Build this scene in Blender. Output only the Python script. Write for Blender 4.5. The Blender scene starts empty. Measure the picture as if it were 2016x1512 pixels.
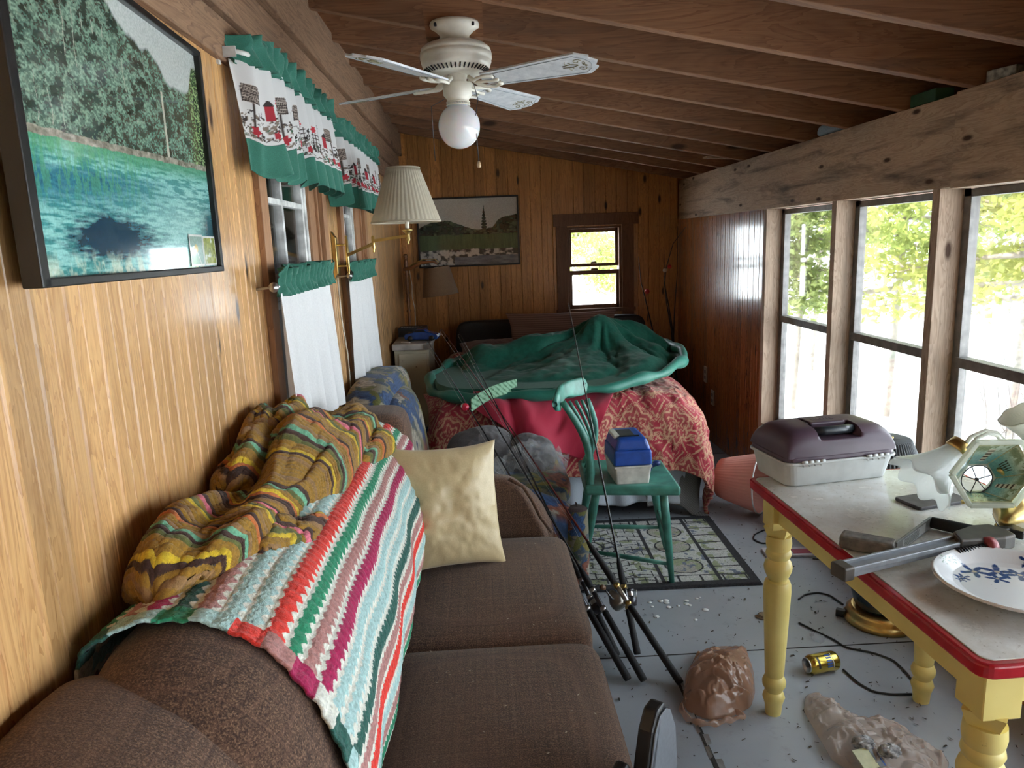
import bpy, math, random
import numpy as np
from mathutils import Matrix, Vector
random.seed(7); RNG=np.random.default_rng(7)
C=bpy.context.scene.collection
PI=math.pi
# ------------------------------------------------------------ camera
FPX=1442.0; CX,CY=1008.0,756.0; CAMZ=1.5
def _ray(px,py):
    v=np.array([px-CX,-(py-CY),FPX]); return v/np.linalg.norm(v)
_fy=_ray(940,479); _up=-_ray(1290,8200); _up=_up-_up.dot(_fy)*_fy; _up/=np.linalg.norm(_up)
_rx=np.cross(_up,_fy); _rx=_rx if _rx[0]>0 else -_rx
CM=np.array([_rx,_fy,_up]); EYE=np.array([0,0,CAMZ])
cam_d=bpy.data.cameras.new('camera'); cam=bpy.data.objects.new('camera',cam_d); C.objects.link(cam)
r_=CM@np.array([1,0,0]); u_=CM@np.array([0,1,0]); b_=-(CM@np.array([0,0,1]))
cam.matrix_world=Matrix(((r_[0],u_[0],b_[0],0),(r_[1],u_[1],b_[1],0),(r_[2],u_[2],b_[2],CAMZ),(0,0,0,1)))
cam_d.sensor_width=36; cam_d.lens=FPX/2016*36; cam_d.clip_start=0.02; cam_d.clip_end=200
bpy.context.scene.camera=cam
def atz(px,py,z): d=CM@_ray(px,py); return EYE+(z-CAMZ)/d[2]*d
def atx(px,py,x): d=CM@_ray(px,py); return EYE+x/d[0]*d
def aty(px,py,y): d=CM@_ray(px,py); return EYE+y/d[1]*d
# ------------------------------------------------------------ light, exposure
vs=bpy.context.scene.view_settings
vs.view_transform='Standard'; vs.look='None'; vs.gamma=1.0; vs.exposure=1.15; vs.use_curve_mapping=False
w=bpy.data.worlds.new('sky'); bpy.context.scene.world=w; w.use_nodes=True
bg=w.node_tree.nodes['Background']; bg.inputs[0].default_value=(0.80,0.91,1.0,1); bg.inputs[1].default_value=4.6
sd=bpy.data.lights.new('sun','SUN'); sd.energy=12; sd.angle=math.radians(1.0); sd.color=(1,0.93,0.80)
sun=bpy.data.objects.new('sun',sd); C.objects.link(sun)
sun.rotation_euler=Vector((0.62,0.25,-0.74)).to_track_quat('-Z','Y').to_euler()
def portal(loc,size,rot):
    d=bpy.data.lights.new('window_portal','AREA'); d.shape='RECTANGLE'; d.size,d.size_y=size; d.cycles.is_portal=True
    o=bpy.data.objects.new('window_portal',d); C.objects.link(o); o.location=loc; o.rotation_euler=rot
portal((1.86,1.0,1.0),(1.5,6.6),(0,PI/2,0))        # the row of windows on the right, light heads -x
portal((0.965,6.30,1.28),(0.55,0.8),(-PI/2,0,0))    # small end window, light heads -y
# ------------------------------------------------------------ room constants
XL,XR,YF,YN=-0.63,1.66,6.1,-2.6
BZ0,BZ1=1.63,1.94            # right beam
CEL=2.37                     # rafter underside at left wall
def ceil_z(x): return CEL+(BZ1-CEL)*(x-XL)/(XR-XL)
# ------------------------------------------------------------ noise
def vnoise(x,y,seed=0):
    seed=int(seed*7)
    xi=np.floor(x).astype(np.int64); yi=np.floor(y).astype(np.int64); fx=x-xi; fy=y-yi
    fx=fx*fx*(3-2*fx); fy=fy*fy*(3-2*fy)
    def h(a,b):
        n=(a*374761393+b*668265263+seed*1442695041)&0xffffffff
        n=((n^(n>>13))*1274126177)&0xffffffff
        return ((n^(n>>16))&0xffff)/65535.0
    return (h(xi,yi)*(1-fx)+h(xi+1,yi)*fx)*(1-fy)+(h(xi,yi+1)*(1-fx)+h(xi+1,yi+1)*fx)*fy
def fbm(x,y,seed=0,o=4):
    s=0;a=.5;t=0
    for i in range(o):
        s=s+a*vnoise(x*2**i,y*2**i,seed+i*17); t+=a; a*=.5
    return s/t
def sstep(a,b,x):
    t=np.clip((x-a)/(b-a),0,1); return t*t*(3-2*t)
def mixc(a,b,t):
    t=np.asarray(t)[...,None]; return np.asarray(a)*(1-t)+np.asarray(b)*t
# ------------------------------------------------------------ objects
def thing(name,label,cat,loc,group=None):
    o=bpy.data.objects.new(name,None); C.objects.link(o); o.location=loc; o.empty_display_size=.1
    o['label']=label; o['category']=cat
    if group: o['group']=group
    return o
def tag(o,label,cat=None,group=None):
    o['label']=label
    if cat: o['category']=cat
    if group: o['group']=group
    return o
def ploc(p):
    l=Vector((0,0,0))
    while p is not None: l+=p.location; p=p.parent
    return l
def link(name,V,F,mat,parent=None,smooth=True,uv=None,col=None,bevel=0,thick=0,sub=0,structure=False,label=None,flatang=None):
    V=np.asarray(V,float).reshape(-1,3)
    if parent is not None: org=np.array(ploc(parent))
    elif structure: org=np.zeros(3)
    else: org=np.array([(V[:,0].min()+V[:,0].max())/2,(V[:,1].min()+V[:,1].max())/2,V[:,2].min()])
    me=bpy.data.meshes.new(name)
    me.from_pydata((V-org).tolist(),[],[tuple(int(i) for i in f) for f in F]); 
    if smooth: me.shade_smooth()
    if uv is not None:
        li=np.empty(len(me.loops),dtype=np.int32); me.loops.foreach_get('vertex_index',li)
        l=me.uv_layers.new(name='UVMap'); l.data.foreach_set('uv',np.asarray(uv,dtype=np.float32)[li].ravel())
    if col is not None:
        a=me.color_attributes.new('Col','FLOAT_COLOR','POINT')
        c=np.ones((len(V),4),dtype=np.float32); c[:,:3]=np.asarray(col).reshape(-1,3); a.data.foreach_set('color',c.ravel())
    me.update()
    o=bpy.data.objects.new(name,me); C.objects.link(o); o.data.materials.append(mat)
    if parent is not None: o.parent=parent
    elif not structure: o.location=org.tolist()
    if structure: o['kind']='structure'
    if label: o['label']=label
    if bevel:
        m=o.modifiers.new('Bevel','BEVEL'); m.width=bevel; m.segments=3; m.limit_method='ANGLE'; m.angle_limit=math.radians(35)
    if thick:
        m=o.modifiers.new('Solidify','SOLIDIFY'); m.thickness=thick; m.offset=-1
    if sub:
        m=o.modifiers.new('Subsurf','SUBSURF'); m.levels=sub; m.render_levels=sub
    if flatang and smooth:
        try: me.set_sharp_from_angle(angle=math.radians(flatang))
        except Exception: pass
    return o
def grid(name,P,mat,parent=None,uv=None,col=None,wrapu=False,wrapv=False,**k):
    P=np.asarray(P,float); n,m=P.shape[:2]
    i=np.arange(n if wrapu else n-1); j=np.arange(m if wrapv else m-1)
    I,J=np.meshgrid(i,j,indexing='ij'); I2=(I+1)%n; J2=(J+1)%m
    F=np.stack([I*m+J,I2*m+J,I2*m+J2,I*m+J2],-1).reshape(-1,4)
    return link(name,P.reshape(-1,3),F.tolist(),mat,parent,uv=None if uv is None else np.asarray(uv).reshape(-1,2),col=col,**k)
def rotz(a): c,s=math.cos(a),math.sin(a); return np.array([[c,-s,0],[s,c,0],[0,0,1.]])
def rotx(a): c,s=math.cos(a),math.sin(a); return np.array([[1.,0,0],[0,c,-s],[0,s,c]])
def roty(a): c,s=math.cos(a),math.sin(a); return np.array([[c,0,s],[0,1.,0],[-s,0,c]])
def frame(d):
    d=np.asarray(d,float); d=d/np.linalg.norm(d); a=np.array([0,0,1.]) if abs(d[2])<.9 else np.array([1.,0,0])
    x=np.cross(a,d); x/=np.linalg.norm(x); y=np.cross(d,x); return np.stack([x,y,d],1)
class B:
    def __init__(s): s.V=[]; s.F=[]; s.R=np.eye(3); s.T=np.zeros(3)
    def at(s,T,R=None): s.T=np.array(T,float); s.R=np.eye(3) if R is None else R; return s
    def add(s,V,F):
        b=len(s.V); V=np.asarray(V,float).reshape(-1,3)@s.R.T+s.T; s.V+=V.tolist(); s.F+=[tuple(b+i for i in f) for f in F]; return s
    def box(s,a,b):
        x0,y0,z0=a; x1,y1,z1=b
        return s.add([(x0,y0,z0),(x1,y0,z0),(x1,y1,z0),(x0,y1,z0),(x0,y0,z1),(x1,y0,z1),(x1,y1,z1),(x0,y1,z1)],
            [(0,3,2,1),(4,5,6,7),(0,1,5,4),(1,2,6,5),(2,3,7,6),(3,0,4,7)])
    def bar(s,p,q,w,h,up=(0,0,1)):
        p=np.array(p,float); q=np.array(q,float); d=q-p; L=np.linalg.norm(d); d/=L
        x=np.cross(d,np.array(up,float)); x/=np.linalg.norm(x); z=np.cross(x,d)
        V=[]
        for e in (p,q):
            for a,b in ((-1,-1),(1,-1),(1,1),(-1,1)): V.append(e+x*a*w/2+z*b*h/2)
        return s.add(V,[(0,1,2,3),(7,6,5,4),(0,4,5,1),(1,5,6,2),(2,6,7,3),(3,7,4,0)])
    def prism(s,poly,y0,y1,axis='y'):
        n=len(poly); V=[]
        for y in (y0,y1):
            for a,b in poly: V.append({'y':(a,y,b),'z':(a,b,y),'x':(y,a,b)}[axis])
        F=[tuple(range(n)),tuple(range(2*n-1,n-1,-1))]+[(i,n+i,n+(i+1)%n,(i+1)%n) for i in range(n)]
        return s.add(V,F)
    def tube(s,pts,r,n=10,cap=True):
        pts=np.asarray(pts,float); m=len(pts); r=np.full(m,r) if np.isscalar(r) else np.asarray(r,float)
        t=np.gradient(pts,axis=0); t/=np.linalg.norm(t,axis=1)[:,None]+1e-12
        f=frame(t[0]); x=f[:,0]; V=[]
        for i in range(m):
            x=x-x.dot(t[i])*t[i]; x/=np.linalg.norm(x)+1e-12; y=np.cross(t[i],x)
            for k in range(n):
                a=2*PI*k/n; V.append(pts[i]+r[i]*(x*math.cos(a)+y*math.sin(a)))
        F=[(i*n+k,i*n+(k+1)%n,(i+1)*n+(k+1)%n,(i+1)*n+k) for i in range(m-1) for k in range(n)]
        if cap: F+=[tuple(range(n-1,-1,-1)),tuple((m-1)*n+k for k in range(n))]
        return s.add(V,F)
    def lathe(s,prof,c=(0,0,0),d=(0,0,1),n=32,mod=None,cap=True):
        f=frame(d) if tuple(d)!=(0,0,1) else np.eye(3); V=[]; m=len(prof)
        for i,(r,z) in enumerate(prof):
            for k in range(n):
                a=2*PI*k/n; rr=r*(1 if mod is None else mod(a,i)); V.append(np.array(c)+f@np.array([rr*math.cos(a),rr*math.sin(a),z]))
        F=[(i*n+k,i*n+(k+1)%n,(i+1)*n+(k+1)%n,(i+1)*n+k) for i in range(m-1) for k in range(n)]
        if cap:
            if prof[0][0]>1e-5: F.append(tuple(range(n-1,-1,-1)))
            if prof[-1][0]>1e-5: F.append(tuple((m-1)*n+k for k in range(n)))
        return s.add(V,F)
    def sell(s,c,sz,e=(.5,.5),n=28,m=18,R=None,fn=None):   # superellipsoid: cushions, soft boxes
        R=np.eye(3) if R is None else R
        u=np.linspace(-PI,PI,n,endpoint=False); v=np.linspace(-PI/2,PI/2,m)
        p=lambda a,k: np.sign(a)*np.abs(a)**k
        U,W=np.meshgrid(u,v,indexing='ij')
        P=np.stack([p(np.cos(W),e[1])*p(np.cos(U),e[0])*sz[0],p(np.cos(W),e[1])*p(np.sin(U),e[0])*sz[1],p(np.sin(W),e[1])*sz[2]],-1)
        if fn is not None: P=fn(P)
        P=P@R.T+np.array(c)
        F=[(i*m+j,((i+1)%n)*m+j,((i+1)%n)*m+j+1,i*m+j+1) for i in range(n) for j in range(m-1)]
        return s.add(P.reshape(-1,3),F)
    def out(s,name,mat,parent=None,**k): return link(name,s.V,s.F,mat,parent,**k)
# ------------------------------------------------------------ materials
class N:
    def __init__(s,name):
        s.m=bpy.data.materials.new(name); s.m.use_nodes=True; s.t=s.m.node_tree; s.b=s.t.nodes['Principled BSDF']; s.o=s.t.nodes['Material Output']
    def n(s,ty,**k):
        x=s.t.nodes.new(ty)
        for a,v in k.items(): setattr(x,a,v)
        return x
    def l(s,a,b): s.t.links.new(a,b)
    def math(s,op,a,b=None,c=None):
        x=s.n('ShaderNodeMath',operation=op)
        for i,v in enumerate((a,b,c)):
            if v is None: continue
            if hasattr(v,'links'): s.l(v,x.inputs[i])
            else: x.inputs[i].default_value=v
        return x.outputs[0]
    def ramp(s,f,stops,interp='LINEAR'):
        x=s.n('ShaderNodeValToRGB'); r=x.color_ramp; r.interpolation=interp
        while len(r.elements)<len(stops): r.elements.new(.5)
        for e,(p,c) in zip(r.elements,stops): e.position=p; e.color=(*c,1) if len(c)==3 else c
        s.l(f,x.inputs[0]); return x.outputs[0]
    def mix(s,f,a,b,mode='MIX'):
        x=s.n('ShaderNodeMix',data_type='RGBA',blend_type=mode)
        for i,v in ((0,f),(6,a),(7,b)):
            if hasattr(v,'links'): s.l(v,x.inputs[i])
            else: x.inputs[i].default_value=v if i==0 else (*v,1)
        return x.outputs[2]
    def noise(s,vec,scale,detail=3,rough=.5,dist=0,dim='3D'):
        x=s.n('ShaderNodeTexNoise',noise_dimensions=dim); x.inputs['Scale'].default_value=scale; x.inputs['Detail'].default_value=detail
        x.inputs['Roughness'].default_value=rough; x.inputs['Distortion'].default_value=dist
        if vec is not None: s.l(vec,x.inputs['Vector'])
        return x.outputs[0]
    def comb(s,x=0,y=0,z=0):
        c=s.n('ShaderNodeCombineXYZ')
        for i,v in enumerate((x,y,z)):
            if hasattr(v,'links'): s.l(v,c.inputs[i])
            else: c.inputs[i].default_value=v
        return c.outputs[0]
    def bump(s,h,st=.3,d=.002):
        x=s.n('ShaderNodeBump'); x.inputs['Strength'].default_value=st; x.inputs['Distance'].default_value=d; s.l(h,x.inputs['Height']); s.l(x.outputs[0],s.b.inputs['Normal'])
    def col(s,c):
        if hasattr(c,'links'): s.l(c,s.b.inputs['Base Color'])
        else: s.b.inputs['Base Color'].default_value=(*c,1)
    def p(s,**k):
        for a,v in k.items(): s.b.inputs[a.replace('_',' ')].default_value=v
        return s
    def obj(s): return s.n('ShaderNodeTexCoord').outputs['Object']
    def xyz(s,v):
        x=s.n('ShaderNodeSeparateXYZ'); s.l(v,x.inputs[0]); return x.outputs
    def uv(s): return s.n('ShaderNodeTexCoord').outputs['UV']
def plain(name,c,rough=.5,metal=0,var=.12,scale=30,bump=.1,**k):
    m=N(name); o=m.obj(); f=m.noise(o,scale,4)
    d=tuple(x*(1-var*2) for x in c); u=tuple(min(1,x*(1+var)) for x in c)
    m.col(m.ramp(f,[(.3,d),(.7,u)])); m.p(Roughness=rough,Metallic=metal,**k)
    if bump: m.bump(m.noise(o,scale*6,2),bump,.001)
    return m.m
def wood(name,light,dark,along='Z',rough=.45,bw=0,knot=.5,gs=1.0,var=.25,coat=0,weather=0,knotc=(.06,.025,.01),stripe=60):
    m=N(name); o=m.obj(); X=m.xyz(o); ax='XYZ'.index(along); oth=[i for i in range(3) if i!=ax]
    u=m.math('ADD',X[oth[0]],X[oth[1]]); v=X[ax]
    uv=m.comb(m.math('MULTIPLY',u,9*gs),m.math('MULTIPLY',v,1.0*gs),0)
    if bw:
        board=m.math('FLOOR',m.math('DIVIDE',u,bw)); wn=m.n('ShaderNodeTexWhiteNoise',noise_dimensions='1D'); m.l(board,wn.inputs['W']); rnd=wn.outputs[0]
        v=m.math('ADD',v,m.math('MULTIPLY',rnd,7.3)); uv=m.comb(m.math('MULTIPLY',u,9*gs),m.math('MULTIPLY',v,gs),0)
    # knots
    kv=m.comb(m.math('MULTIPLY',u,6*gs),m.math('MULTIPLY',v,2.1*gs),0)
    vo=m.n('ShaderNodeTexVoronoi',voronoi_dimensions='2D'); vo.inputs['Scale'].default_value=1.0; m.l(kv,vo.inputs['Vector']); kd=vo.outputs['Distance']
    sel=m.xyz(vo.outputs['Color'])[0]; selm=m.math('GREATER_THAN',sel,1-knot)
    # swirl of grain around knots
    pull=m.math('MULTIPLY',m.math('DIVIDE',.06,m.math('ADD',kd,.12)),selm)
    g1=m.noise(uv,2.2,4,.55,.6,dim='2D')
    gg=m.math('ADD',m.math('MULTIPLY',g1,1.0),m.math('MULTIPLY',pull,.9))
    rings=m.math('FRACT',m.math('MULTIPLY',gg,9))
    rings=m.math('MULTIPLY',rings,rings)
    fine=m.noise(m.comb(m.math('MULTIPLY',u,stripe*2.2),m.math('MULTIPLY',v,3),0),1.5,3,.6,0,dim='2D')
    f=m.math('ADD',m.math('MULTIPLY',rings,.42),m.math('MULTIPLY',fine,.58))
    c=m.ramp(f,[(.22,light),(.85,dark)])
    if bw or var:
        if not bw: rnd=m.noise(m.comb(m.math('MULTIPLY',u,1.5),m.math('MULTIPLY',v,.7),0),1.5,3,dim='2D')
        k=m.math('ADD',1-var/2,m.math('MULTIPLY',rnd,var)); hv=m.n('ShaderNodeHueSaturation'); m.l(k,hv.inputs['Value']); m.l(c,hv.inputs['Color']); c=hv.outputs[0]
    if weather:
        wf=m.noise(m.comb(m.math('MULTIPLY',u,7),m.math('MULTIPLY',v,.8),0),2.0,5,.65,.3,dim='2D')
        c=m.mix(m.ramp(wf,[(.50,(0,0,0)),(.74,(weather,)*3)]),c,(.06,.048,.04))
    kk=m.math('MULTIPLY',m.ramp(kd,[(.045,(1,1,1)),(.095,(0,0,0))]),selm)
    c=m.mix(kk,c,knotc)
    m.col(c); m.p(Roughness=rough,Coat_Weight=coat,Coat_Roughness=.12) if coat else m.p(Roughness=rough)
    m.bump(f,.25,.0015); return m.m
def vcol(name,rough=.6,bumps=0,bscale=300,grain=.18,**k):
    m=N(name); a=m.n('ShaderNodeAttribute',attribute_name='Col'); c=a.outputs['Color']
    m.col(m.mix(grain,c,m.ramp(m.noise(m.obj(),220,2),[(.3,(0,0,0)),(.7,(1,1,1))]),'OVERLAY')); m.p(Roughness=rough,**k)
    if bumps: m.bump(m.noise(m.obj(),bscale,3),bumps,.002)
    return m.m
def fabric(name,c,c2,scale=250,rough=.9,bump=.4,sheen=.2,wr=0):
    m=N(name); o=m.obj(); f=m.noise(o,scale,3,.6); m.col(m.ramp(f,[(.35,c),(.65,c2)])); m.p(Roughness=rough,Sheen_Weight=sheen)
    h=m.noise(o,scale*1.5,2)
    if wr: h=m.math('ADD',m.math('MULTIPLY',h,.2),m.noise(o,wr,3,.5,1.2))
    m.bump(h,bump,.002 if not wr else .006); return m.m
def glass(name,tint=(1,1,1),rough=.03,refl=.08,alpha=None):
    m=N(name); m.t.nodes.remove(m.b); tr=m.n('ShaderNodeBsdfTransparent'); tr.inputs[0].default_value=(*tint,1)
    gl=m.n('ShaderNodeBsdfGlossy'); gl.inputs['Roughness'].default_value=rough
    lw=m.n('ShaderNodeLayerWeight'); lw.inputs[0].default_value=.25
    f=m.math('ADD',refl,m.math('MULTIPLY',lw.outputs['Fresnel'],.5)); mx=m.n('ShaderNodeMixShader'); m.l(f,mx.inputs[0]); m.l(tr.outputs[0],mx.inputs[1]); m.l(gl.outputs[0],mx.inputs[2]); m.l(mx.outputs[0],m.o.inputs[0]); return m.m
def film(name,c,op=.5,rough=.25):      # thin plastic / frosted glass: part see-through, part scattering
    m=N(name); m.p(Roughness=rough); m.col(c); tr=m.n('ShaderNodeBsdfTransparent'); tl=m.n('ShaderNodeBsdfTranslucent'); tl.inputs[0].default_value=(*c,1)
    m1=m.n('ShaderNodeMixShader'); m1.inputs[0].default_value=.45; m.l(m.b.outputs[0],m1.inputs[1]); m.l(tl.outputs[0],m1.inputs[2])
    m2=m.n('ShaderNodeMixShader'); m2.inputs[0].default_value=op; m.l(tr.outputs[0],m2.inputs[1]); m.l(m1.outputs[0],m2.inputs[2]); m.l(m2.outputs[0],m.o.inputs[0])
    m.p(Coat_Weight=.6,Coat_Roughness=.05); m.bump(m.noise(m.obj(),60,3,.5,1),.5,.003); return m.m
def transl(name,c,mixf=.4,rough=.9,wr=0):
    m=N(name); o=m.obj(); m.col(m.ramp(m.noise(o,200,2),[(.3,tuple(x*.9 for x in c)),(.7,c)])); m.p(Roughness=rough); tl=m.n('ShaderNodeBsdfTranslucent'); tl.inputs[0].default_value=(*c,1)
    m1=m.n('ShaderNodeMixShader'); m1.inputs[0].default_value=mixf; m.l(m.b.outputs[0],m1.inputs[1]); m.l(tl.outputs[0],m1.inputs[2]); m.l(m1.outputs[0],m.o.inputs[0])
    m.bump(m.noise(o,300,2),.2,.001); return m.m
BW=.0882
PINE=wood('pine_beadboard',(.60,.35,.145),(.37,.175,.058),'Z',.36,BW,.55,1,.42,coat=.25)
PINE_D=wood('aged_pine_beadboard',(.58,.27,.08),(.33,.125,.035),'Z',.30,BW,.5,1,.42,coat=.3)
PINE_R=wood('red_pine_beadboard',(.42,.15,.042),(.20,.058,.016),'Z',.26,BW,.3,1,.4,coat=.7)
BEAM_L=wood('rough_sawn_beam',(.30,.175,.10),(.14,.07,.038),'Y',.8,0,.3,.8,.5,weather=.3)
BEAM_R=wood('stained_beam',(.56,.41,.28),(.34,.22,.14),'Y',.75,0,.45,1.3,.6,weather=.85)
RAFT=wood('rafter_wood',(.30,.145,.07),(.17,.07,.03),'X',.75,0,.3,.7,.6,weather=.4)
DECK=wood('roof_deck_wood',(.20,.09,.045),(.10,.04,.018),'Y',.85,.14,.2,1,.5)
STUD=wood('weathered_stud',(.56,.42,.31),(.34,.23,.16),'Z',.75,0,.35,1.0,.5,weather=.35)
CAS=wood('window_casing_wood',(.38,.20,.10),(.22,.10,.045),'Z',.6,0,.1,1,.35)
CAS_D=wood('dark_casing_wood',(.22,.10,.045),(.13,.05,.02),'Z',.6,0,.1,1,.3)
WHITE=plain('chipped_white_paint',(.72,.72,.70),.6,0,.25,18)
ALU=plain('grey_aluminium',(.20,.19,.18),.45,.5,.15)
WGLASS=glass('window_glass')
BLACK=plain('black_plastic',(.012,.012,.013),.4)
BRASS=plain('aged_brass',(.62,.45,.17),.28,1,.15,20)
CREAMP=plain('cream_enamel',(.78,.74,.64),.3,0,.05)
GREENP=plain('green_chair_paint',(.065,.255,.20),.45,0,.25,14)
YELLOW=N('yellow_table_paint'); 
_o=YELLOW.obj(); YELLOW.col(YELLOW.mix(YELLOW.ramp(YELLOW.noise(_o,60,5,.7),[(.68,(0,0,0)),(.74,(.6,.6,.6))]),YELLOW.ramp(YELLOW.noise(_o,6,3),[(.3,(.66,.53,.16)),(.7,(.80,.68,.25))]),(.16,.11,.05))); YELLOW.p(Roughness=.42); YELLOW=YELLOW.m
RED=plain('red_enamel_edge',(.42,.015,.025),.25,0,.12,20)
STEEL=plain('steel',(.55,.55,.56),.3,1)
DKMET=plain('dark_metal',(.10,.10,.11),.35,.9)
GREENF=fabric('green_cotton',(.018,.125,.085),(.028,.165,.115),400,.85,.2)
WHITEF=transl('white_curtain_cotton',(.80,.80,.80),.12)
FOAM=plain('black_foam_grip',(.015,.015,.017),.75,0,.2,200)
CORK=plain('cork',(.45,.25,.12),.8,0,.3,120)
def tweed(name,base=(.092,.047,.029),fl=(.26,.155,.092),dk=(.034,.016,.011),per=.05):
    m=N(name); o=m.obj(); X=m.xyz(o)
    f=m.noise(o,330,3,.7); c=m.ramp(f,[(.36,dk),(.5,base),(.66,fl)])
    def st(v,p,wd,ph):
        a=m.math('FRACT',m.math('ADD',m.math('DIVIDE',v,p),ph)); return m.math('LESS_THAN',a,wd)
    br=m.noise(o,160,2)
    for v,ph in ((X[0],.1),(X[1],.3),(X[2],.6)):
        k=m.math('MULTIPLY',st(v,per*.5,.12,ph),m.math('MULTIPLY',br,.6)); c=m.mix(k,c,(.03,.012,.012))
        k=m.math('MULTIPLY',st(v,per*.83,.10,ph+.3),m.math('MULTIPLY',br,.30)); c=m.mix(k,c,(.26,.14,.09))
    big=m.noise(o,3,3); c=m.mix(m.ramp(big,[(.35,(0,0,0)),(.75,(.35,)*3)]),c,(.20,.10,.055))
    m.col(c); m.p(Roughness=.95,Sheen_Weight=.15); m.bump(f,.6,.003); return m.m
TWEED=tweed('brown_plaid_tweed')
# ================================================================ SETTING
def beadprof(a0,a1):
    pts=[]; a=a0; k=0
    n=int(round((a1-a0)/BW)); 
    for i in range(n+1):
        g=math.floor(a0/BW)*BW+i*BW
        for gc,hw,dp in ((g,.0045,.005),(g+BW/2,.002,.0022)):
            for d,z in ((-hw,0),(0,dp),(hw,0)):
                p=gc+d
                if a0<p<a1: pts.append((p,z))
    return [(a0,0)]+pts+[(a1,0)]
def wallseg(bm,a0,a1,z0,z1,conv,ztop=None):
    pr=beadprof(a0,a1); V=[]; n=len(pr)
    for a,d in pr: V.append(conv(a,d,z0 if not callable(z0) else z0(a)))
    for a,d in pr: V.append(conv(a,d,z1 if not callable(z1) else z1(a)))
    for a in (a0,a1): V.append(conv(a,.10,z0 if not callable(z0) else z0(a))); V.append(conv(a,.10,z1 if not callable(z1) else z1(a)))
    F=[(i,i+1,n+i+1,n+i) for i in range(n-1)]
    b=2*n; F+=[(0,n,b+1,b),(n-1,b+2,b+3,2*n-1),(b,b+1,b+3,b+2)]
    F+=[tuple(range(n-1,-1,-1))+(b,b+2), tuple(range(n,2*n))+(b+3,b+1)]
    bm.add(V,F)
# floor
m=N('painted_floor'); o=m.obj(); n1=m.noise(o,1.3,5,.6); n2=m.noise(o,14,5,.7)
c=m.ramp(n1,[(.3,(.27,.30,.335)),(.7,(.35,.38,.41))]); c=m.mix(m.ramp(n2,[(.58,(0,0,0)),(.75,(.35,)*3)]),c,(.16,.145,.125))
vo=m.n('ShaderNodeTexVoronoi'); vo.inputs['Scale'].default_value=26; m.l(o,vo.inputs['Vector'])
sp=m.math('MULTIPLY',m.ramp(vo.outputs['Distance'],[(.06,(1,1,1)),(.1,(0,0,0))]),m.math('GREATER_THAN',m.xyz(vo.outputs['Color'])[1],.72))
c=m.mix(sp,c,(.035,.028,.02)); m.col(c); m.l(m.ramp(n2,[(.3,(.27,)*3),(.8,(.5,)*3)]),m.b.inputs['Roughness']); m.bump(n2,.12,.002); FLOOR=m.m
B().box((XL-.2,YN-.1,-.1),(XR+.25,YF+.2,0)).out('floor',FLOOR,structure=True,smooth=False)
# panel seams and a lifted split in the floor paint
bm=B(); bm.bar((XL,2.42,0.0005),(XR,2.40,.0005),.005,.002)
bm.bar((.62,2.25,.0005),(.60,-.5,.0005),.012,.003); bm.bar((XL,4.86,.0005),(XR,4.85,.0005),.004,.002)
bm.out('trim_1',plain('seam_dirt',(.03,.026,.022),.9),structure=True,smooth=False)
bm=B()
for i in range(26):
    y=2.3-i*.055; x=.618+random.uniform(-.012,.012); w_=random.uniform(.008,.02)
    bm.add([(x,y,.001),(x+w_,y-.01,.008),(x+w_*.9,y-.05,.006),(x-.002,y-.055,.001)],[(0,1,2,3)])
bm.out('trim_2',plain('lifted_paint',(.42,.44,.45),.5),structure=True,smooth=False)
# left wall with two window openings
W1=(2.26,3.05); W2=(3.50,4.16); WZ=(.95,2.0)
bm=B(); cl=lambda a,d,z:(XL-d,a,z)
for a0,a1,z0,z1 in ((YN,W1[0],0,2.6),(W1[0],W1[1],0,WZ[0]),(W1[0],W1[1],WZ[1],2.6),(W1[1],W2[0],0,2.6),(W2[0],W2[1],0,WZ[0]),(W2[0],W2[1],WZ[1],2.6),(W2[1],YF,0,2.6)):
    wallseg(bm,a0,a1,z0,z1,cl)
bm.out('wall_left',PINE,structure=True,smooth=False)
# back (far) wall with opening
FW=(.735,1.185,.93,1.60)
bm=B(); cf=lambda a,d,z:(a,YF+d,z); zt=lambda a:ceil_z(a)+.2
for a0,a1,z0,z1 in ((XL,FW[0],0,zt),(FW[0],FW[1],0,FW[2]),(FW[0],FW[1],FW[3],zt),(FW[1],XR,0,zt)): wallseg(bm,a0,a1,z0,z1,cf)
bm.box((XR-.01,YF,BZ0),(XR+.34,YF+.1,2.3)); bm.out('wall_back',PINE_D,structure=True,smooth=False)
# right wall: panelled end, low wall under the windows
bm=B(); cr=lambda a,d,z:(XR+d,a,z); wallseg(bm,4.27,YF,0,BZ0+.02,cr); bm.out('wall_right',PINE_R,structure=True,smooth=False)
SILL=.34
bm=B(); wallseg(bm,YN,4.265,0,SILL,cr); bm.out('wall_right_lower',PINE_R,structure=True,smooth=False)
B().box((XL-.1,YN-.1,0),(XR+.2,YN,2.7)).out('wall_front',PINE,structure=True,smooth=False)
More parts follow.
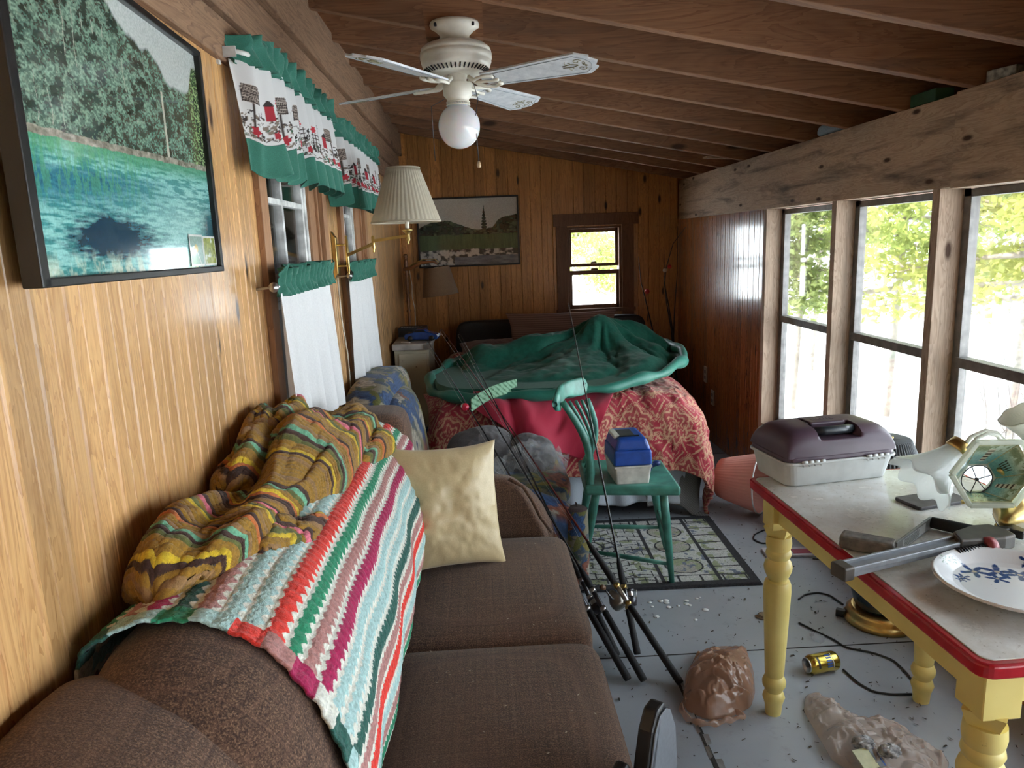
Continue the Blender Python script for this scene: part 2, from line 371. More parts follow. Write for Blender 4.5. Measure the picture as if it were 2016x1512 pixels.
# roof deck
bm=B(); t=.16
bm.add([(XL-.3,YN-.3,ceil_z(XL-.3)+t),(XR+.5,YN-.3,ceil_z(XR+.5)+t),(XR+.5,YF+.4,ceil_z(XR+.5)+t),(XL-.3,YF+.4,ceil_z(XL-.3)+t),
        (XL-.3,YN-.3,ceil_z(XL-.3)+t+.05),(XR+.5,YN-.3,ceil_z(XR+.5)+t+.05),(XR+.5,YF+.4,ceil_z(XR+.5)+t+.05),(XL-.3,YF+.4,ceil_z(XL-.3)+t+.05)],
       [(0,1,2,3),(7,6,5,4),(0,4,5,1),(1,5,6,2),(2,6,7,3),(3,7,4,0)]); bm.out('ceiling',DECK,structure=True,smooth=False)
tn=[3]
def trim(bm,mat,**k):
    o=bm.out('trim_%d'%tn[0],mat,structure=True,smooth=False,**k); tn[0]+=1; return o
B().box((XR+.30,YN-.2,BZ0-.02),(XR+.34,YF+.3,2.2)).out('wall_right_upper',DECK,structure=True,smooth=False)  # fascia added beyond the beam, blocks sky light between the rafters
B().box((XR+.112,YN-.2,BZ0),(XR+.299,YF+.3,BZ0+.02)).out('wall_right_light_stop',DECK,structure=True,smooth=False)  # soffit board added out of view, stops daylight leaking up behind the beam
y=5.93
while y>YN:
    bm=B(); x0,x1=XL-.02,XR+.3
    V=[]
    for yy in (y-.021,y+.021):
        V+=[(x0,yy,ceil_z(x0)),(x1,yy,ceil_z(x1)),(x1,yy,ceil_z(x1)+t),(x0,yy,ceil_z(x0)+t)]
    bm.add(V,[(0,1,2,3),(7,6,5,4),(0,4,5,1),(1,5,6,2),(2,6,7,3),(3,7,4,0)])
    trim(bm,RAFT,bevel=.003); y-=.432
# left header stack
trim(B().box((XL-.01,YN,1.975),(XL+.018,YF-.001,2.078)),BEAM_L,bevel=.003)
trim(B().box((XL-.01,YN,2.08),(XL+.035,YF-.001,2.20)),BEAM_L,bevel=.003)
trim(B().box((XL-.01,YN,2.202),(XL+.06,1.9,2.39)),BEAM_L,bevel=.004)
trim(B().box((XL-.01,1.903,2.202),(XL+.06,YF-.001,2.39)),BEAM_L,bevel=.004)
# right beam in two lengths
trim(B().box((XR-.002,2.56,BZ0),(XR+.11,YF-.001,BZ1)),BEAM_R,bevel=.003)
trim(B().box((XR-.012,YN,BZ0-.005),(XR+.11,2.557,BZ1+.004)),BEAM_R,bevel=.003)
# studs between the right windows
SY=[4.25,3.42,2.65,1.86,1.06,.26,-.54,-1.34,-2.14]
for y in SY:
    trim(B().box((XR,y-.022,.0),(XR+.115,y+.022,BZ0)),STUD,bevel=.002)
trim(B().box((XR,YN,SILL),(XR+.14,4.22,SILL+.035)),STUD,bevel=.002)
for i in range(len(SY)-1):
    y1=SY[i]-.022; y0=SY[i+1]+.022; x=XR+.09
    bm=B(); z0,z1=SILL+.035,BZ0-.005; fw=.028
    for a,b_ in (((x,y0,z0),(x+.035,y0+fw,z1)),((x,y1-fw-.012,z0),(x+.035,y1,z1)),((x,y0,z0),(x+.035,y1,z0+fw)),((x,y0,z1-fw),(x+.035,y1,z1))): bm.box(a,b_)
    f=bm.out('window_%d'%(i+1),ALU,structure=True,smooth=False,bevel=.002)
    bm=B().box((x-.006,y0+fw,.985),(x+.04,y1-fw,1.022)); bm.box((x-.004,y0+fw,z0+fw),(x+.02,y0+fw+.018,.985)); bm.box((x-.004,y1-fw-.024,z0+fw),(x+.02,y1-fw-.012,.985))
    bm.out('meeting_rail',ALU,f,smooth=False,bevel=.002)
    B().box((x+.014,y0+fw-.004,z0+fw-.004),(x+.018,y1-fw-.008,z1-fw+.004)).out('pane',WGLASS,f,smooth=False)
# far window
wn=9
f=B(); y=YF
f.box((FW[0]-.11,y-.022,FW[3]+.01),(FW[1]+.14,y,FW[3]+.105)); f.box((FW[0]-.09,y-.018,.80),(FW[0],y,FW[3]+.01)); f.box((FW[1],y-.018,.80),(FW[1]+.10,y,FW[3]+.01)); f.box((FW[0]-.1,y-.03,.90),(FW[1]+.11,y+.02,.93))
for a,b_ in (((FW[0],y,FW[2]),(FW[0]+.02,y+.1,FW[3])),((FW[1]-.02,y,FW[2]),(FW[1],y+.1,FW[3])),((FW[0],y,FW[3]-.015),(FW[1],y+.1,FW[3]))): f.box(a,b_)
fo=f.out('window_9',CAS_D,structure=True,smooth=False,bevel=.002)
s=B(); a0,a1=FW[0]+.02,FW[1]-.02
for (xa,za,xb,zb,yy) in ((a0,1.21,a1,1.245,.03),(a0,FW[2],a0+.022,1.23,.03),(a1-.022,FW[2],a1,1.23,.03),(a0,FW[2],a1,FW[2]+.03,.03),
                         (a0,1.275,a1,1.30,.06),(a0,1.28,a0+.022,FW[3]-.01,.06),(a1-.022,1.28,a1,FW[3]-.01,.06),(a0,FW[3]-.045,a1,FW[3]-.01,.06)):
    s.box((xa,YF+yy,za),(xb,YF+yy+.028,zb))
s.out('sash',CAS_D,fo,smooth=False,bevel=.002)
B().sell(((a0+a1)/2,YF+.02,1.25),(.03,.015,.012)).sell(((a0+a1)/2,YF+.055,1.305),(.025,.012,.010)).out('sash_lock',CAS_D,fo)
B().box((a0+.02,YF+.04,FW[2]+.03),(a1-.02,YF+.043,1.212)).box((a0+.02,YF+.072,1.298),(a1-.02,YF+.075,FW[3]-.04)).out('pane',WGLASS,fo,smooth=False)
# left windows: casing, white muntin sash, dim room beyond
for k,(y0,y1) in enumerate((W1,W2)):
    f=B()
    for a,b_ in (((XL,y0-.075,WZ[0]-.02),(XL+.018,y0,WZ[1])),((XL,y1,WZ[0]-.02),(XL+.018,y1+.075,WZ[1])),((XL-.1,y1-.02,WZ[0]),(XL,y1,WZ[1])),((XL-.1,y0,WZ[0]),(XL,y0+.02,WZ[1])),((XL-.1,y0,WZ[0]-.02),(XL+.03,y1,WZ[0]))): f.box(a,b_)
    fo=f.out('window_%d'%(10+k),CAS,structure=True,smooth=False,bevel=.002)
    s=B(); xs=XL-.055; w0=y0+.02; w1=(2.90 if k==0 else 3.98); nn=2
    s.box((xs,w1,WZ[0]),(xs+.035,w1+.03,WZ[1]))
    B().box((xs-.01,w1+.03,WZ[0]),(xs+.045,y1-.02,WZ[1])).out('mullion',CAS,fo,smooth=False,bevel=.002)
    for i in range(nn+1):
        yy=w0+(w1-w0)*i/nn; h=.022 if i in (0,nn) else .011; s.box((xs,yy-h,WZ[0]),(xs+.03,yy+h,WZ[1]))
    for z in (.97,1.32,1.66,1.96): s.box((xs+.002,w0,z-.010),(xs+.028,w1,z+.010))
    s.out('sash',WHITE,fo,smooth=False,bevel=.002)
    B().box((xs+.012,w0,WZ[0]),(xs+.016,w1,WZ[1])).out('pane',WGLASS,fo,smooth=False)
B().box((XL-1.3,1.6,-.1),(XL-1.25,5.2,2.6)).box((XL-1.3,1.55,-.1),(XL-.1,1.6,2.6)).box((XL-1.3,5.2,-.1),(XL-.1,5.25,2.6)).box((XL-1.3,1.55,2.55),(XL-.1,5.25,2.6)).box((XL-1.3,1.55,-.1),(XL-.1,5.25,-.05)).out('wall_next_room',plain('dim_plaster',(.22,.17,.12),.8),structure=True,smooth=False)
# ================================================================ OUTSIDE
SNOW=plain('snow_ground',(.82,.86,.90),.8,0,.05,1.5)
gx=np.linspace(1.95,46,60); gy=np.linspace(-24,50,80); GX,GY=np.meshgrid(gx,gy,indexing='ij')
GZ=-.55+.5*fbm(GX*.2,GY*.2,3)+sstep(12,40,GX)*2.2-.4*sstep(0,3,GX-1.9)
grid('ground_outside',np.stack([GX,GY,GZ],-1),SNOW,structure=True)
gx=np.linspace(-20,1.95,30); gy=np.linspace(6.4,50,50); GX,GY=np.meshgrid(gx,gy,indexing='ij'); GZ=-.5+.5*fbm(GX*.2,GY*.2,3)+sstep(14,45,GY)*2
grid('ground_outside',np.stack([GX,GY,GZ],-1),SNOW,structure=True)
def foliage_mat(name,c):
    m=N(name); f=m.noise(m.obj(),1.2,3); m.col(m.ramp(f,[(.3,tuple(x*.7 for x in c)),(.7,c)])); m.p(Roughness=.6)
    tl=m.n('ShaderNodeBsdfTranslucent'); tl.inputs[0].default_value=(*c,1); mx=m.n('ShaderNodeMixShader'); mx.inputs[0].default_value=.4; m.l(m.b.outputs[0],mx.inputs[1]); m.l(tl.outputs[0],mx.inputs[2]); m.l(mx.outputs[0],m.o.inputs[0]); return m.m
LEAF=[foliage_mat('spring_leaves',(.30,.36,.09)),foliage_mat('dark_needles',(.24,.30,.10)),foliage_mat('yellow_leaves',(.38,.40,.11))]
BARK=plain('bark',(.30,.26,.22),.9,0,.2,20)
def tree(x,y,h,r,kind,label,n=13000,cr=.28):
    t=thing('tree',label,'tree',(x,y,-.4),'trees beyond the windows')
    bm=B().tube([(x,y,-.6),(x+.1,y,h*.4),(x-.05,y+.1,h*.8),(x,y,h)],[.035,.03,.02,.008],8); rg=np.random.default_rng(int(x*100+y*10)&0xffff)
    br=[]
    for i in range(34):
        z=.85+(h-.9)*i/34; a=rg.uniform(0,2*PI); L=r*(1.1-((i/34)**1.6))*rg.uniform(.55,1.1); d=np.array([math.cos(a),math.sin(a),rg.uniform(-.25,.2)])
        p=np.array([x,y,z]); q=p+d*L; bm.tube([p,(p+q)/2+[0,0,.05],q],[.03,.018,.004],5); br.append((p,q))
    bm.out('trunk',BARK,t)
    bi=rg.integers(len(br),size=n); Pb=np.array([b_[0] for b_ in br])[bi]; Qb=np.array([b_[1] for b_ in br])[bi]; s=rg.uniform(.2,1.05,(n,1))
    c=Pb+(Qb-Pb)*s+rg.normal(0,1,(n,3))*(.13,.13,.07); A=rg.normal(0,1,(2,n,3)); A/=np.linalg.norm(A,axis=2)[...,None]; sz=rg.uniform(.012,.045,(n,1))*(1+r*.25); a,b_=A[0]*sz,A[1]*sz*.6
    V=np.stack([c-a,c+b_,c+a,c-b_],1).reshape(-1,3); F=np.arange(4*n).reshape(n,4).tolist()
    link('foliage',V,F,LEAF[kind],t,smooth=False)
TREES=[(3.45,7.9,3.9,.6,1,'slender dark evergreen seen through the first tall window beside the panelling'),
(5.0,10.8,6.2,1.2,0,'pale yellow-green tree standing behind in the first tall window'),
(4.55,7.9,5.2,1.25,0,'bushy yellow-green tree seen through the second tall window'),
(7.1,12.3,6.8,1.9,2,'broad sunlit tree farther off behind the bushy one'),
(4.75,6.25,5.2,1.2,2,'yellow-green tree filling the nearest tall window'),
(7.3,9.2,7.2,1.5,1,'dark green tree farther back in the nearest tall window'),
(10.6,15.5,8.0,2.2,0,'far tree on the rise beyond the tall windows'),
(12.5,16.8,8.0,2.4,2,'far yellowish tree behind the nearest tall window'),
(6.6,5.4,6.0,1.2,0,'tree outside past the right edge of the view'),
(1.75,11.4,4.6,.8,0,'thin-stemmed leafy tree seen through the small end window'),
(2.7,15.0,5.5,1.3,2,'yellowish bush-like tree low in the small end window'),
(1.7,18.0,5.5,1.6,2,'far pale tree left in the small end window'),
(8.2,17.5,7.5,2.2,2,'distant pale tree filling the first tall window')]
for a in TREES: tree(*a)
t=B(); rg=random.Random(4)
for i in range(16):
    x,y=2.55+rg.uniform(0,.6),3.1+rg.uniform(-.3,.7); dx,dy=rg.uniform(-.35,.35),rg.uniform(-.35,.35); h=rg.uniform(.7,1.15)
    t.tube([(x,y,-.4),(x+dx*.3,y+dy*.3,h*.45),(x+dx,y+dy,h*.85)],[.005,.0035,.0015],5); t.tube([(x+dx*.3,y+dy*.3,h*.45),(x+dx*.3-dy*.5,y+dy*.3+dx*.5,h*.8)],[.003,.001],4)
tag(t.out('bare_shrub',BARK),'leafless twiggy shrub just outside the middle tall window','shrub')
# ================================================================ SOFA
zt=lambda y: .955-.05*(np.clip(y,.9,2.9)-.95)
def backpath(y,n=60,off=0.0):
    z=zt(y); P=np.array([(-.60,.12),(-.605,.5),(-.605,z-.10),(-.585,z-.03),(-.53,z),(-.44,z+.003),(-.35,z-.035),(-.285,z-.11),(-.245,z-.2),(-.232,z-.3),(-.25,.50),(-.27,.40),(-.27,.25)])
    # smooth catmull resample
    t=np.r_[0,np.cumsum(np.linalg.norm(np.diff(P,axis=0),axis=1))]; s=np.linspace(0,t[-1],n)
    Q=np.stack([np.interp(s,t,P[:,0]),np.interp(s,t,P[:,1])],1)
    for _ in range(2): Q[1:-1]=(Q[:-2]+2*Q[1:-1]+Q[2:])/4
    if off:
        T=np.gradient(Q,axis=0); T/=np.linalg.norm(T,axis=1)[:,None]; Nn=np.stack([-T[:,1],T[:,0]],1); Q=Q+Nn*off
    return Q
def loft(name,P,mat,parent=None,**k):
    n,m=P.shape[:2]; V=P.reshape(-1,3).tolist(); F=[(i*m+j,(i+1)*m+j,(i+1)*m+j+1,i*m+j+1) for i in range(n-1) for j in range(m-1)]
    for e,rev in ((0,0),(n-1,1)):
        c=len(V); V.append(P[e].mean(0).tolist()); F+=[((e*m+i,e*m+i+1,c) if rev else (e*m+i+1,e*m+i,c)) for i in range(m-1)]
    if k.get('col') is not None: cc=np.asarray(k['col']).reshape(-1,3); k['col']=np.vstack([cc,cc.reshape(n,m,3)[0].mean(0),cc.reshape(n,m,3)[-1].mean(0)])
    return link(name,V,F,mat,parent,**k)
sofa=thing('sofa','long brown plaid tweed sofa against the left wall, draped with crocheted blankets','sofa',(-.2,1.9,0))
B().box((-.6,.80,.06),(.22,2.82,.30)).out('base',TWEED,sofa,bevel=.03,smooth=False)
def backcushion(y0,y1,name='back_cushion'):
    ys=np.linspace(y0,y1,44); P=[]
    for y in ys:
        e=min((y-y0)*(.45 if y0<1 else 1),y1-y)/.09; k=math.sqrt(max(0,1-(1-min(1,e))**2)) if e<1 else 1.0
        q=backpath(y,64); c=np.array([-.42,.55]); sh=(.70+.30*k) if y<y0+.2 and y0<1 else (.90+.10*k); q=c+(q-c)*np.array([sh,sh]); yy=y
        P.append(np.stack([q[:,0],np.full(64,yy),q[:,1]],1))
    P=np.array(P); loft(name,P,TWEED,sofa)
backcushion(.86,1.80); backcushion(1.785,2.60)
# far end of the back, upright block
b=B().sell((-.455,2.70,.605),(.17,.12,.30),(.35,.3)); b.out('back_end',TWEED,sofa)
# seat cushions
def cushion(y0,y1,name='seat_cushion'):
    cx=(-.29+.265)/2; cy=(y0+y1)/2
    def fn(P): 
        P=P.copy(); rr=np.clip(1-(P[:,:,0]/.28)**2,0,1)*np.clip(1-(P[:,:,1]/.36)**2,0,1); P[:,:,2]+=np.where(P[:,:,2]>0,.018*rr,0); return P
    b=B().sell((cx,cy,.375),(.285,(y1-y0)/2+.004,.083),(.16,.32),72,32,fn=fn); o=b.out(name,TWEED,sofa)
    n=90; a=np.linspace(0,2*PI,n); p=lambda v,k: np.sign(v)*np.abs(v)**k
    loop=np.stack([cx+.279*p(np.cos(a),.16),cy+((y1-y0)/2-.002)*p(np.sin(a),.16),np.full(n,.428)],1)
    B().tube(loop,.0045,6,False).out('piping',TWEED,sofa)
cushion(1.80,2.52); cushion(1.07,1.795)
# near arm: high at the back, sloping down to the front
def arm(y0,y1,path,name='armrest'):
    # path: list of (x,ztop)
    xs=np.linspace(path[0][0],path[-1][0],40); z=np.interp(xs,[p[0] for p in path],[p[1] for p in path])
    for _ in range(4): z[1:-1]=(z[:-2]+2*z[1:-1]+z[2:])/4
    n=36; P=[]
    for x,zz in zip(xs,z):
        e=min(x-xs[0],xs[-1]-x)/.05; k=1 if e>1 else math.sqrt(max(0,1-(1-e)**2))*.25+.75
        a=np.linspace(PI,0,n-8); w=(y1-y0)/2*k; top=np.stack([np.full(n-8,x),(y0+y1)/2+w*np.sign(np.cos(a))*np.abs(np.cos(a))**.7,zz-.075*(2-k)+ .075*np.sin(a)**.8],1)
        l=np.stack([np.full(4,x),np.full(4,(y0+y1)/2-w),np.linspace(.1,zz-.08,4)],1); r=np.stack([np.full(4,x),np.full(4,(y0+y1)/2+w),np.linspace(zz-.08,.1,4)],1)
        P.append(np.r_[l,top,r])
    P=np.array(P); loft(name,P,TWEED,sofa); return P
arm(.70,1.01,[(-.62,.935),(-.51,.93),(-.42,.90),(-.365,.86),(-.33,.805),(-.29,.75),(-.25,.70),(-.1,.655),(.16,.63),(.20,.55)])
arm(2.53,2.64,[(-.30,.70),(-.02,.665),(.08,.655),(.13,.62),(.17,.52),(.22,.43)])
arm(2.66,2.82,[(-.30,.60),(.06,.59),(.13,.57),(.20,.50),(.25,.40)])
b=B().tube([(.075,2.532,.66),(.125,2.53,.63),(.155,2.528,.58),(.185,2.527,.51),(.225,2.526,.45)],.007,8); b.out('piping',TWEED,sofa)
for x in (-.55,.17):
    for y in (.9,2.75): B().box((x-.025,y-.025,0),(x+.025,y+.025,.07)).out('foot',CAS_D,sofa,smooth=False)
rgc_=np.random.default_rng(77); Vc=[];Fc=[]
for i in range(60):
    x,y=rgc_.uniform(-.2,.22),rgc_.uniform(1.1,2.48); L_=rgc_.uniform(.0015,.005); a=rgc_.uniform(0,PI); d=np.array([math.cos(a),math.sin(a),0]); e=np.array([-d[1],d[0],0])*.4; zc_=.458+.018*max(0,1-((x+.012)/.28)**2)*max(0,1-(((y-1.43) if y<1.79 else (y-2.16))/.36)**2); c_=np.array([x,y,zc_+.0015]); k=len(Vc)
    Vc+=[c_-d*L_,c_+e*L_,c_+d*L_,c_-e*L_]; Fc.append((k,k+1,k+2,k+3))
o=link('lint_crumbs',Vc,Fc,plain('pale_lint',(.5,.42,.32),.9),smooth=False); tag(o,'pale lint crumbs scattered over the brown sofa seat cushions','crumbs'); o['kind']='stuff'
# ---- striped crochet throw over the sofa back
Rr,Gn,Dg,Mi,Ro,Mg,Wh,Cr=(.80,.045,.03),(.02,.26,.13),(.025,.115,.09),(.42,.62,.60),(.47,.22,.20),(.42,.012,.09),(.76,.75,.66),(.62,.56,.38)
bands=[]
for b_ in [Ro,Dg,Cr,Dg,Rr,Cr,Cr,Ro,Mi,Gn,Ro,Mg,Dg,Ro,Mi,Mi,Rr,Gn,Ro,Mg,Mi,Mi,Dg,Ro,Rr,Mi,Ro,Gn]: bands+=[b_]
def throw_color(U,V,bands,amp=.55,per=.030,wht=Wh):
    nb=len(bands); s=U*nb; k=np.clip(np.floor(s),0,nb-1).astype(int); f=s-k; ph=V/per+.5*(k%2); tri=np.abs((ph%1)*2-1)
    off=.10*(tri-.5); out=np.where((np.abs(f-.5-off)<.22+.24*tri)[...,None],np.array(bands)[k],np.array(wht))
    out=out*(.78+.4*vnoise(U*nb*9,V*260,5))[...,None]
    return out
nu,nv=640,820
u=np.linspace(0,1,nu); v=np.linspace(0,1,nv); U,V=np.meshgrid(u,v,indexing='ij')
# along the sofa: near edge y varies with u, far edge too; u runs from the wall edge over the top and down the front
near=np.interp(u,[0,.12,.3,.45,.55,.7,.85,1],[.84,.90,1.00,1.03,1.02,1.00,.97,.92]); far=np.interp(u,[0,.5,.58,.70,.82,1],[2.72,2.74,2.76,2.60,2.35,1.98])
Y=near[:,None]*(1-V)+far[:,None]*V
def throwpos(U,Y,off,wave=True):
    s=np.clip(.27+U*.56,0,1)     # arc position along the profile
    X=np.zeros_like(U); Z=np.zeros_like(U)
    for j in range(U.shape[1]):
        for i0 in range(1):
            pass
    ys=np.linspace(.85,2.85,30); tab=np.array([backpath(y,200) for y in ys])
    fi=(Y-.85)/2.0*29; fi=np.clip(fi,0,28.999); a=np.floor(fi).astype(int); fr=fi-a; si=s*199; b=np.clip(np.floor(si).astype(int),0,198); sf=si-b
    def g(aa): return tab[aa,b]*(1-sf)[...,None]+tab[aa,b+1]*sf[...,None]
    Q=g(a)*(1-fr)[...,None]+g(a+1)*fr[...,None]; Q2=g(a)*0+0
    T=tab[a,b+1]-tab[a,b]; T/=np.linalg.norm(T,axis=-1)[...,None]; Nn=np.stack([-T[...,1],T[...,0]],-1)
    w=off+.006*fbm(U*6,Y*5,9)+ (.010*np.sin(Y*9+U*5)**2 if wave else 0)
    return Q+Nn*w[...,None]
hb=.0045*np.abs(np.sin(U*len(bands)*PI))*(.4+.6*np.abs(np.sin(V*1.9/.030*PI+.5*PI*np.floor(U*len(bands)))))+.002*vnoise(U*300,V*420,3)
Q=throwpos(U,Y,.014+hb)
# near flap: lies on / hangs past the end of the cushion onto the arm
drop=sstep(.10,0,V)*sstep(.25,.5,U)*.05
P=np.stack([np.maximum(Q[...,0],XL+.012),Y-.0*drop,Q[...,1]-drop*.3],-1)
col=throw_color(U,V*1.95+.02*fbm(U*8,V*3,2),bands)
eb=np.minimum(np.minimum(V*1.9,1.9-V*1.9),1)*1.0; bord=(V*1.9<.045)
bc=np.array([Gn,Mi,Rr,Ro,Mg,Wh,Dg,Mi])[(np.floor(U*19).astype(int))%8]
col=np.where(bord[...,None],bc*(.75+.5*vnoise(U*300,V*600,8))[...,None],col)
rb=(U>.985); col=np.where(rb[...,None],np.array(Wh)*(.8+.3*vnoise(U*600,V*500,8))[...,None],col)
YARN=vcol('crochet_yarn',.95,.9,420,Sheen_Weight=.15)
o=grid('striped_crochet_blanket',P,YARN,col=col,thick=.006); tag(o,'white, mint, red and green striped crochet blanket draped over the brown sofa back','blanket')
# border cord along the near edge
# ---- crumpled ripple blanket heap on top
Mu,Br,Or,Gr,Yl,Pk,Mnt,Tan=(.32,.165,.015),(.055,.020,.012),(.55,.15,.035),(.12,.13,.03),(.62,.42,.02),(.70,.16,.22),(.16,.42,.26),(.30,.16,.06)
rb=[Mu,Mu,Mu,Tan,Mu,Br,Yl,Mu,Mu,Gr,Br,Mnt,Tan,Mu,Mu,Or,Br,Mu,Tan,Mu,Mu,Yl,Gr,Mu,Pk,Br,Mu,Mu,Tan,Br,Br,Or,Yl,Mu,Mu,Gr,Mnt,Br,Mu,Mu,Tan,Mu]
def heap(name,axis,rad,seed,label,nn=(380,300),chev=.16,ph=0,parent=None,cs=1.0):
    # axis: list of (x,y,zbase); rad: list of (width,height)
    n,m_=nn; t=np.linspace(0,1,n); a=np.linspace(-.12,1.12,m_); T,A=np.meshgrid(t,a,indexing='ij')
    ax=np.array(axis,float); tt=np.linspace(0,1,len(ax)); cx=np.interp(t,tt,ax[:,0]); cy=np.interp(t,tt,ax[:,1]); cz=np.interp(t,tt,ax[:,2])
    R=np.array(rad,float); rw=np.interp(t,np.linspace(0,1,len(R)),R[:,0]); rh=np.interp(t,np.linspace(0,1,len(R)),R[:,1])
    end=np.clip(np.minimum(t,1-t)/.09,0,1); end=np.sqrt(1-(1-end)**2); rw=rw*(.15+.85*end); rh=rh*(.05+.95*end)
    th=PI*(1-A); fold=1+.16*np.sin(A*11+T*9+seed)+.20*(fbm(A*4+seed,T*6,seed)-.5)*2; ridge=np.abs(fbm(A*3+T*2,T*5-A*2,seed+4)-.5)
    fold=fold+ .28*(.5-ridge*5).clip(-.4,.5)
    X=cx[:,None]+rw[:,None]*np.cos(th)*(1+.12*(fbm(T*7,A*3,seed+8)-.5)*2); Z=cz[:,None]+rh[:,None]*np.clip(np.sin(th),-.15,1)*fold
    Yy=cy[:,None]+.04*(fbm(A*3,T*5,seed+2)-.5)*2
    L=np.linalg.norm(np.diff(ax,axis=0),axis=1).sum()
    s=(T*L*cs+ chev*np.abs(((A*1.6+.35*fbm(T*3,A*2,seed))%1)*2-1)*.5+ph)/.016
    k=np.floor(s).astype(int)%len(rb); colr=np.array(rb)[k]*(.65+.6*vnoise(s*3,A*130,seed))[...,None]
    rib=.0035*np.abs(np.sin(s*PI*1.0))
    P=np.stack([X,Yy,Z+rib],-1)
    return grid(name,P,YARN,parent,col=colr,thick=.008)
o=heap('ripple_crochet_blanket',[(-.54,1.13,.95),(-.52,1.32,.94),(-.50,1.53,.93),(-.49,1.80,.92),(-.48,2.15,.90),(-.47,2.50,.88)],[(.08,.07),(.10,.095),(.085,.065),(.125,.125),(.12,.115),(.12,.10)],3,'')
tag(o,'mustard, brown and orange ripple crochet blanket heaped on the sofa back','blanket')
heap('fold',[(-.45,1.26,.93),(-.42,1.40,.915),(-.38,1.55,.885)],[(.035,.03),(.05,.05),(.03,.03)],11,'',(120,90),.1,.23,o)
heap('fold',[(-.40,2.06,.88),(-.36,2.30,.86),(-.40,2.52,.85)],[(.05,.05),(.065,.055),(.04,.03)],21,'',(140,100),.12,.11,o)
heap('fold',[(-.57,1.55,.97),(-.575,1.85,.99),(-.56,2.2,.97)],[(.04,.05),(.05,.10),(.05,.08)],31,'',(140,90),.12,.4,o)
# ---- cream pillow standing on the seat against the back
def pillow(name,c,w,h,t,R,mat,seed=0,parent=None,pinch=.5,uvrep=None,colf=None,n=90,soft=0):
    u=np.linspace(-1,1,n); U,V=np.meshgrid(u,u,indexing='ij'); 
    ins=(1-.09*(1-np.abs(V)**2.5)) if not soft else (1-.22*np.abs(V)**3); insv=(1-.09*(1-np.abs(U)**2.5)) if not soft else (1-.22*np.abs(U)**3)
    X=U*w/2*ins; Y=V*h/2*insv; prof=np.clip((1-U**2)*(1-V**2),0,1)**pinch
    Ps=[];F=[]
    wr=(fbm(U*2.2+seed,V*2.2,seed,3)-.5); edge=sstep(.3,1,np.maximum(np.abs(U),np.abs(V)))
    rid=np.abs(np.sin(np.arctan2(V,U)*9+3*wr))*edge*.05*t*6
    b=B(); N_=n*n
    for sgn in (1,-1):
        Z=sgn*t/2*prof*(1+.35*wr*2*.5-rid*.8)+ .004*wr; P=np.stack([X,Y,Z],-1).reshape(-1,3)@R.T+np.array(c)
        I,J=np.meshgrid(np.arange(n-1),np.arange(n-1),indexing='ij'); f=np.stack([I*n+J,(I+1)*n+J,(I+1)*n+J+1,I*n+J+1],-1).reshape(-1,4)
        if sgn<0: f=f[:,::-1]
        b.add(P,f.tolist())
    return b.out(name,mat,parent)
SATIN=fabric('cream_satin',(.58,.455,.25),(.64,.51,.29),220,.36,.10,.3)
# pillow frame: local X ~ +x (slightly down), local Y up, facing the camera
zc=np.array([.25,-.86,.30]); zc/=np.linalg.norm(zc); xc=np.array([.97,.22,-.13]); xc-=xc.dot(zc)*zc; xc/=np.linalg.norm(xc); yc=np.cross(zc,xc)
o=pillow('throw_pillow',(-.135,2.27,.665),.36,.41,.15,np.stack([xc,yc,zc],1)@rotz(.10),SATIN,3)
tag(o,'square cream satin throw pillow standing in the far corner of the brown sofa','pillow')
# ================================================================ PAINTERS
def floral(x,y,seed=0):
    c=mixc((.17,.15,.10),(.27,.24,.16),fbm(x*9,y*9,seed+3))
    st=fbm(x*14+2*fbm(x*5,y*5,1),y*60,seed+1); c=np.where(((st>.50)&(fbm(x*6,y*6,seed+9)>.42))[...,None],np.array((.055,.075,.09)),c)
    rg=np.random.default_rng(seed+5)
    x0,x1,y0,y1=x.min(),x.max(),y.min(),y.max(); n=int((x1-x0)*(y1-y0)*120)+6
    for i in range(n*2):
        cx,cy=rg.uniform(x0,x1),rg.uniform(y0,y1); a=rg.uniform(0,PI); L=rg.uniform(.03,.06)
        dx=(x-cx)*math.cos(a)+(y-cy)*math.sin(a); dy=-(x-cx)*math.sin(a)+(y-cy)*math.cos(a); m_=(np.abs(dy)<.35*L*(1-(dx/L)**2))&(np.abs(dx)<L)
        cc=[(.13,.13,.03),(.22,.18,.04),(.05,.08,.05),(.04,.07,.11)][i%4]; c=np.where(m_[...,None],np.array(cc)*(.7+.5*((dy*160)%1))[...,None],c)
    for i in range(n//2):
        cx,cy=rg.uniform(x0,x1),rg.uniform(y0,y1); R=rg.uniform(.045,.075); r=np.hypot(x-cx,y-cy); a=np.arctan2(y-cy,x-cx); rr=r/R/(1+.13*np.cos(a*7+i)); 
        base=[(.02,.055,.14),(.18,.06,.035),(.03,.065,.15),(.28,.25,.20)][i%4]
        sh=.6+.9*np.abs(np.sin(rr*7+1.2*np.sin(a*7)))
        c=np.where((rr<1)[...,None],np.array(base)*sh[...,None],c); c=np.where((rr<.18)[...,None],np.array((.02,.03,.10)),c)
    return c
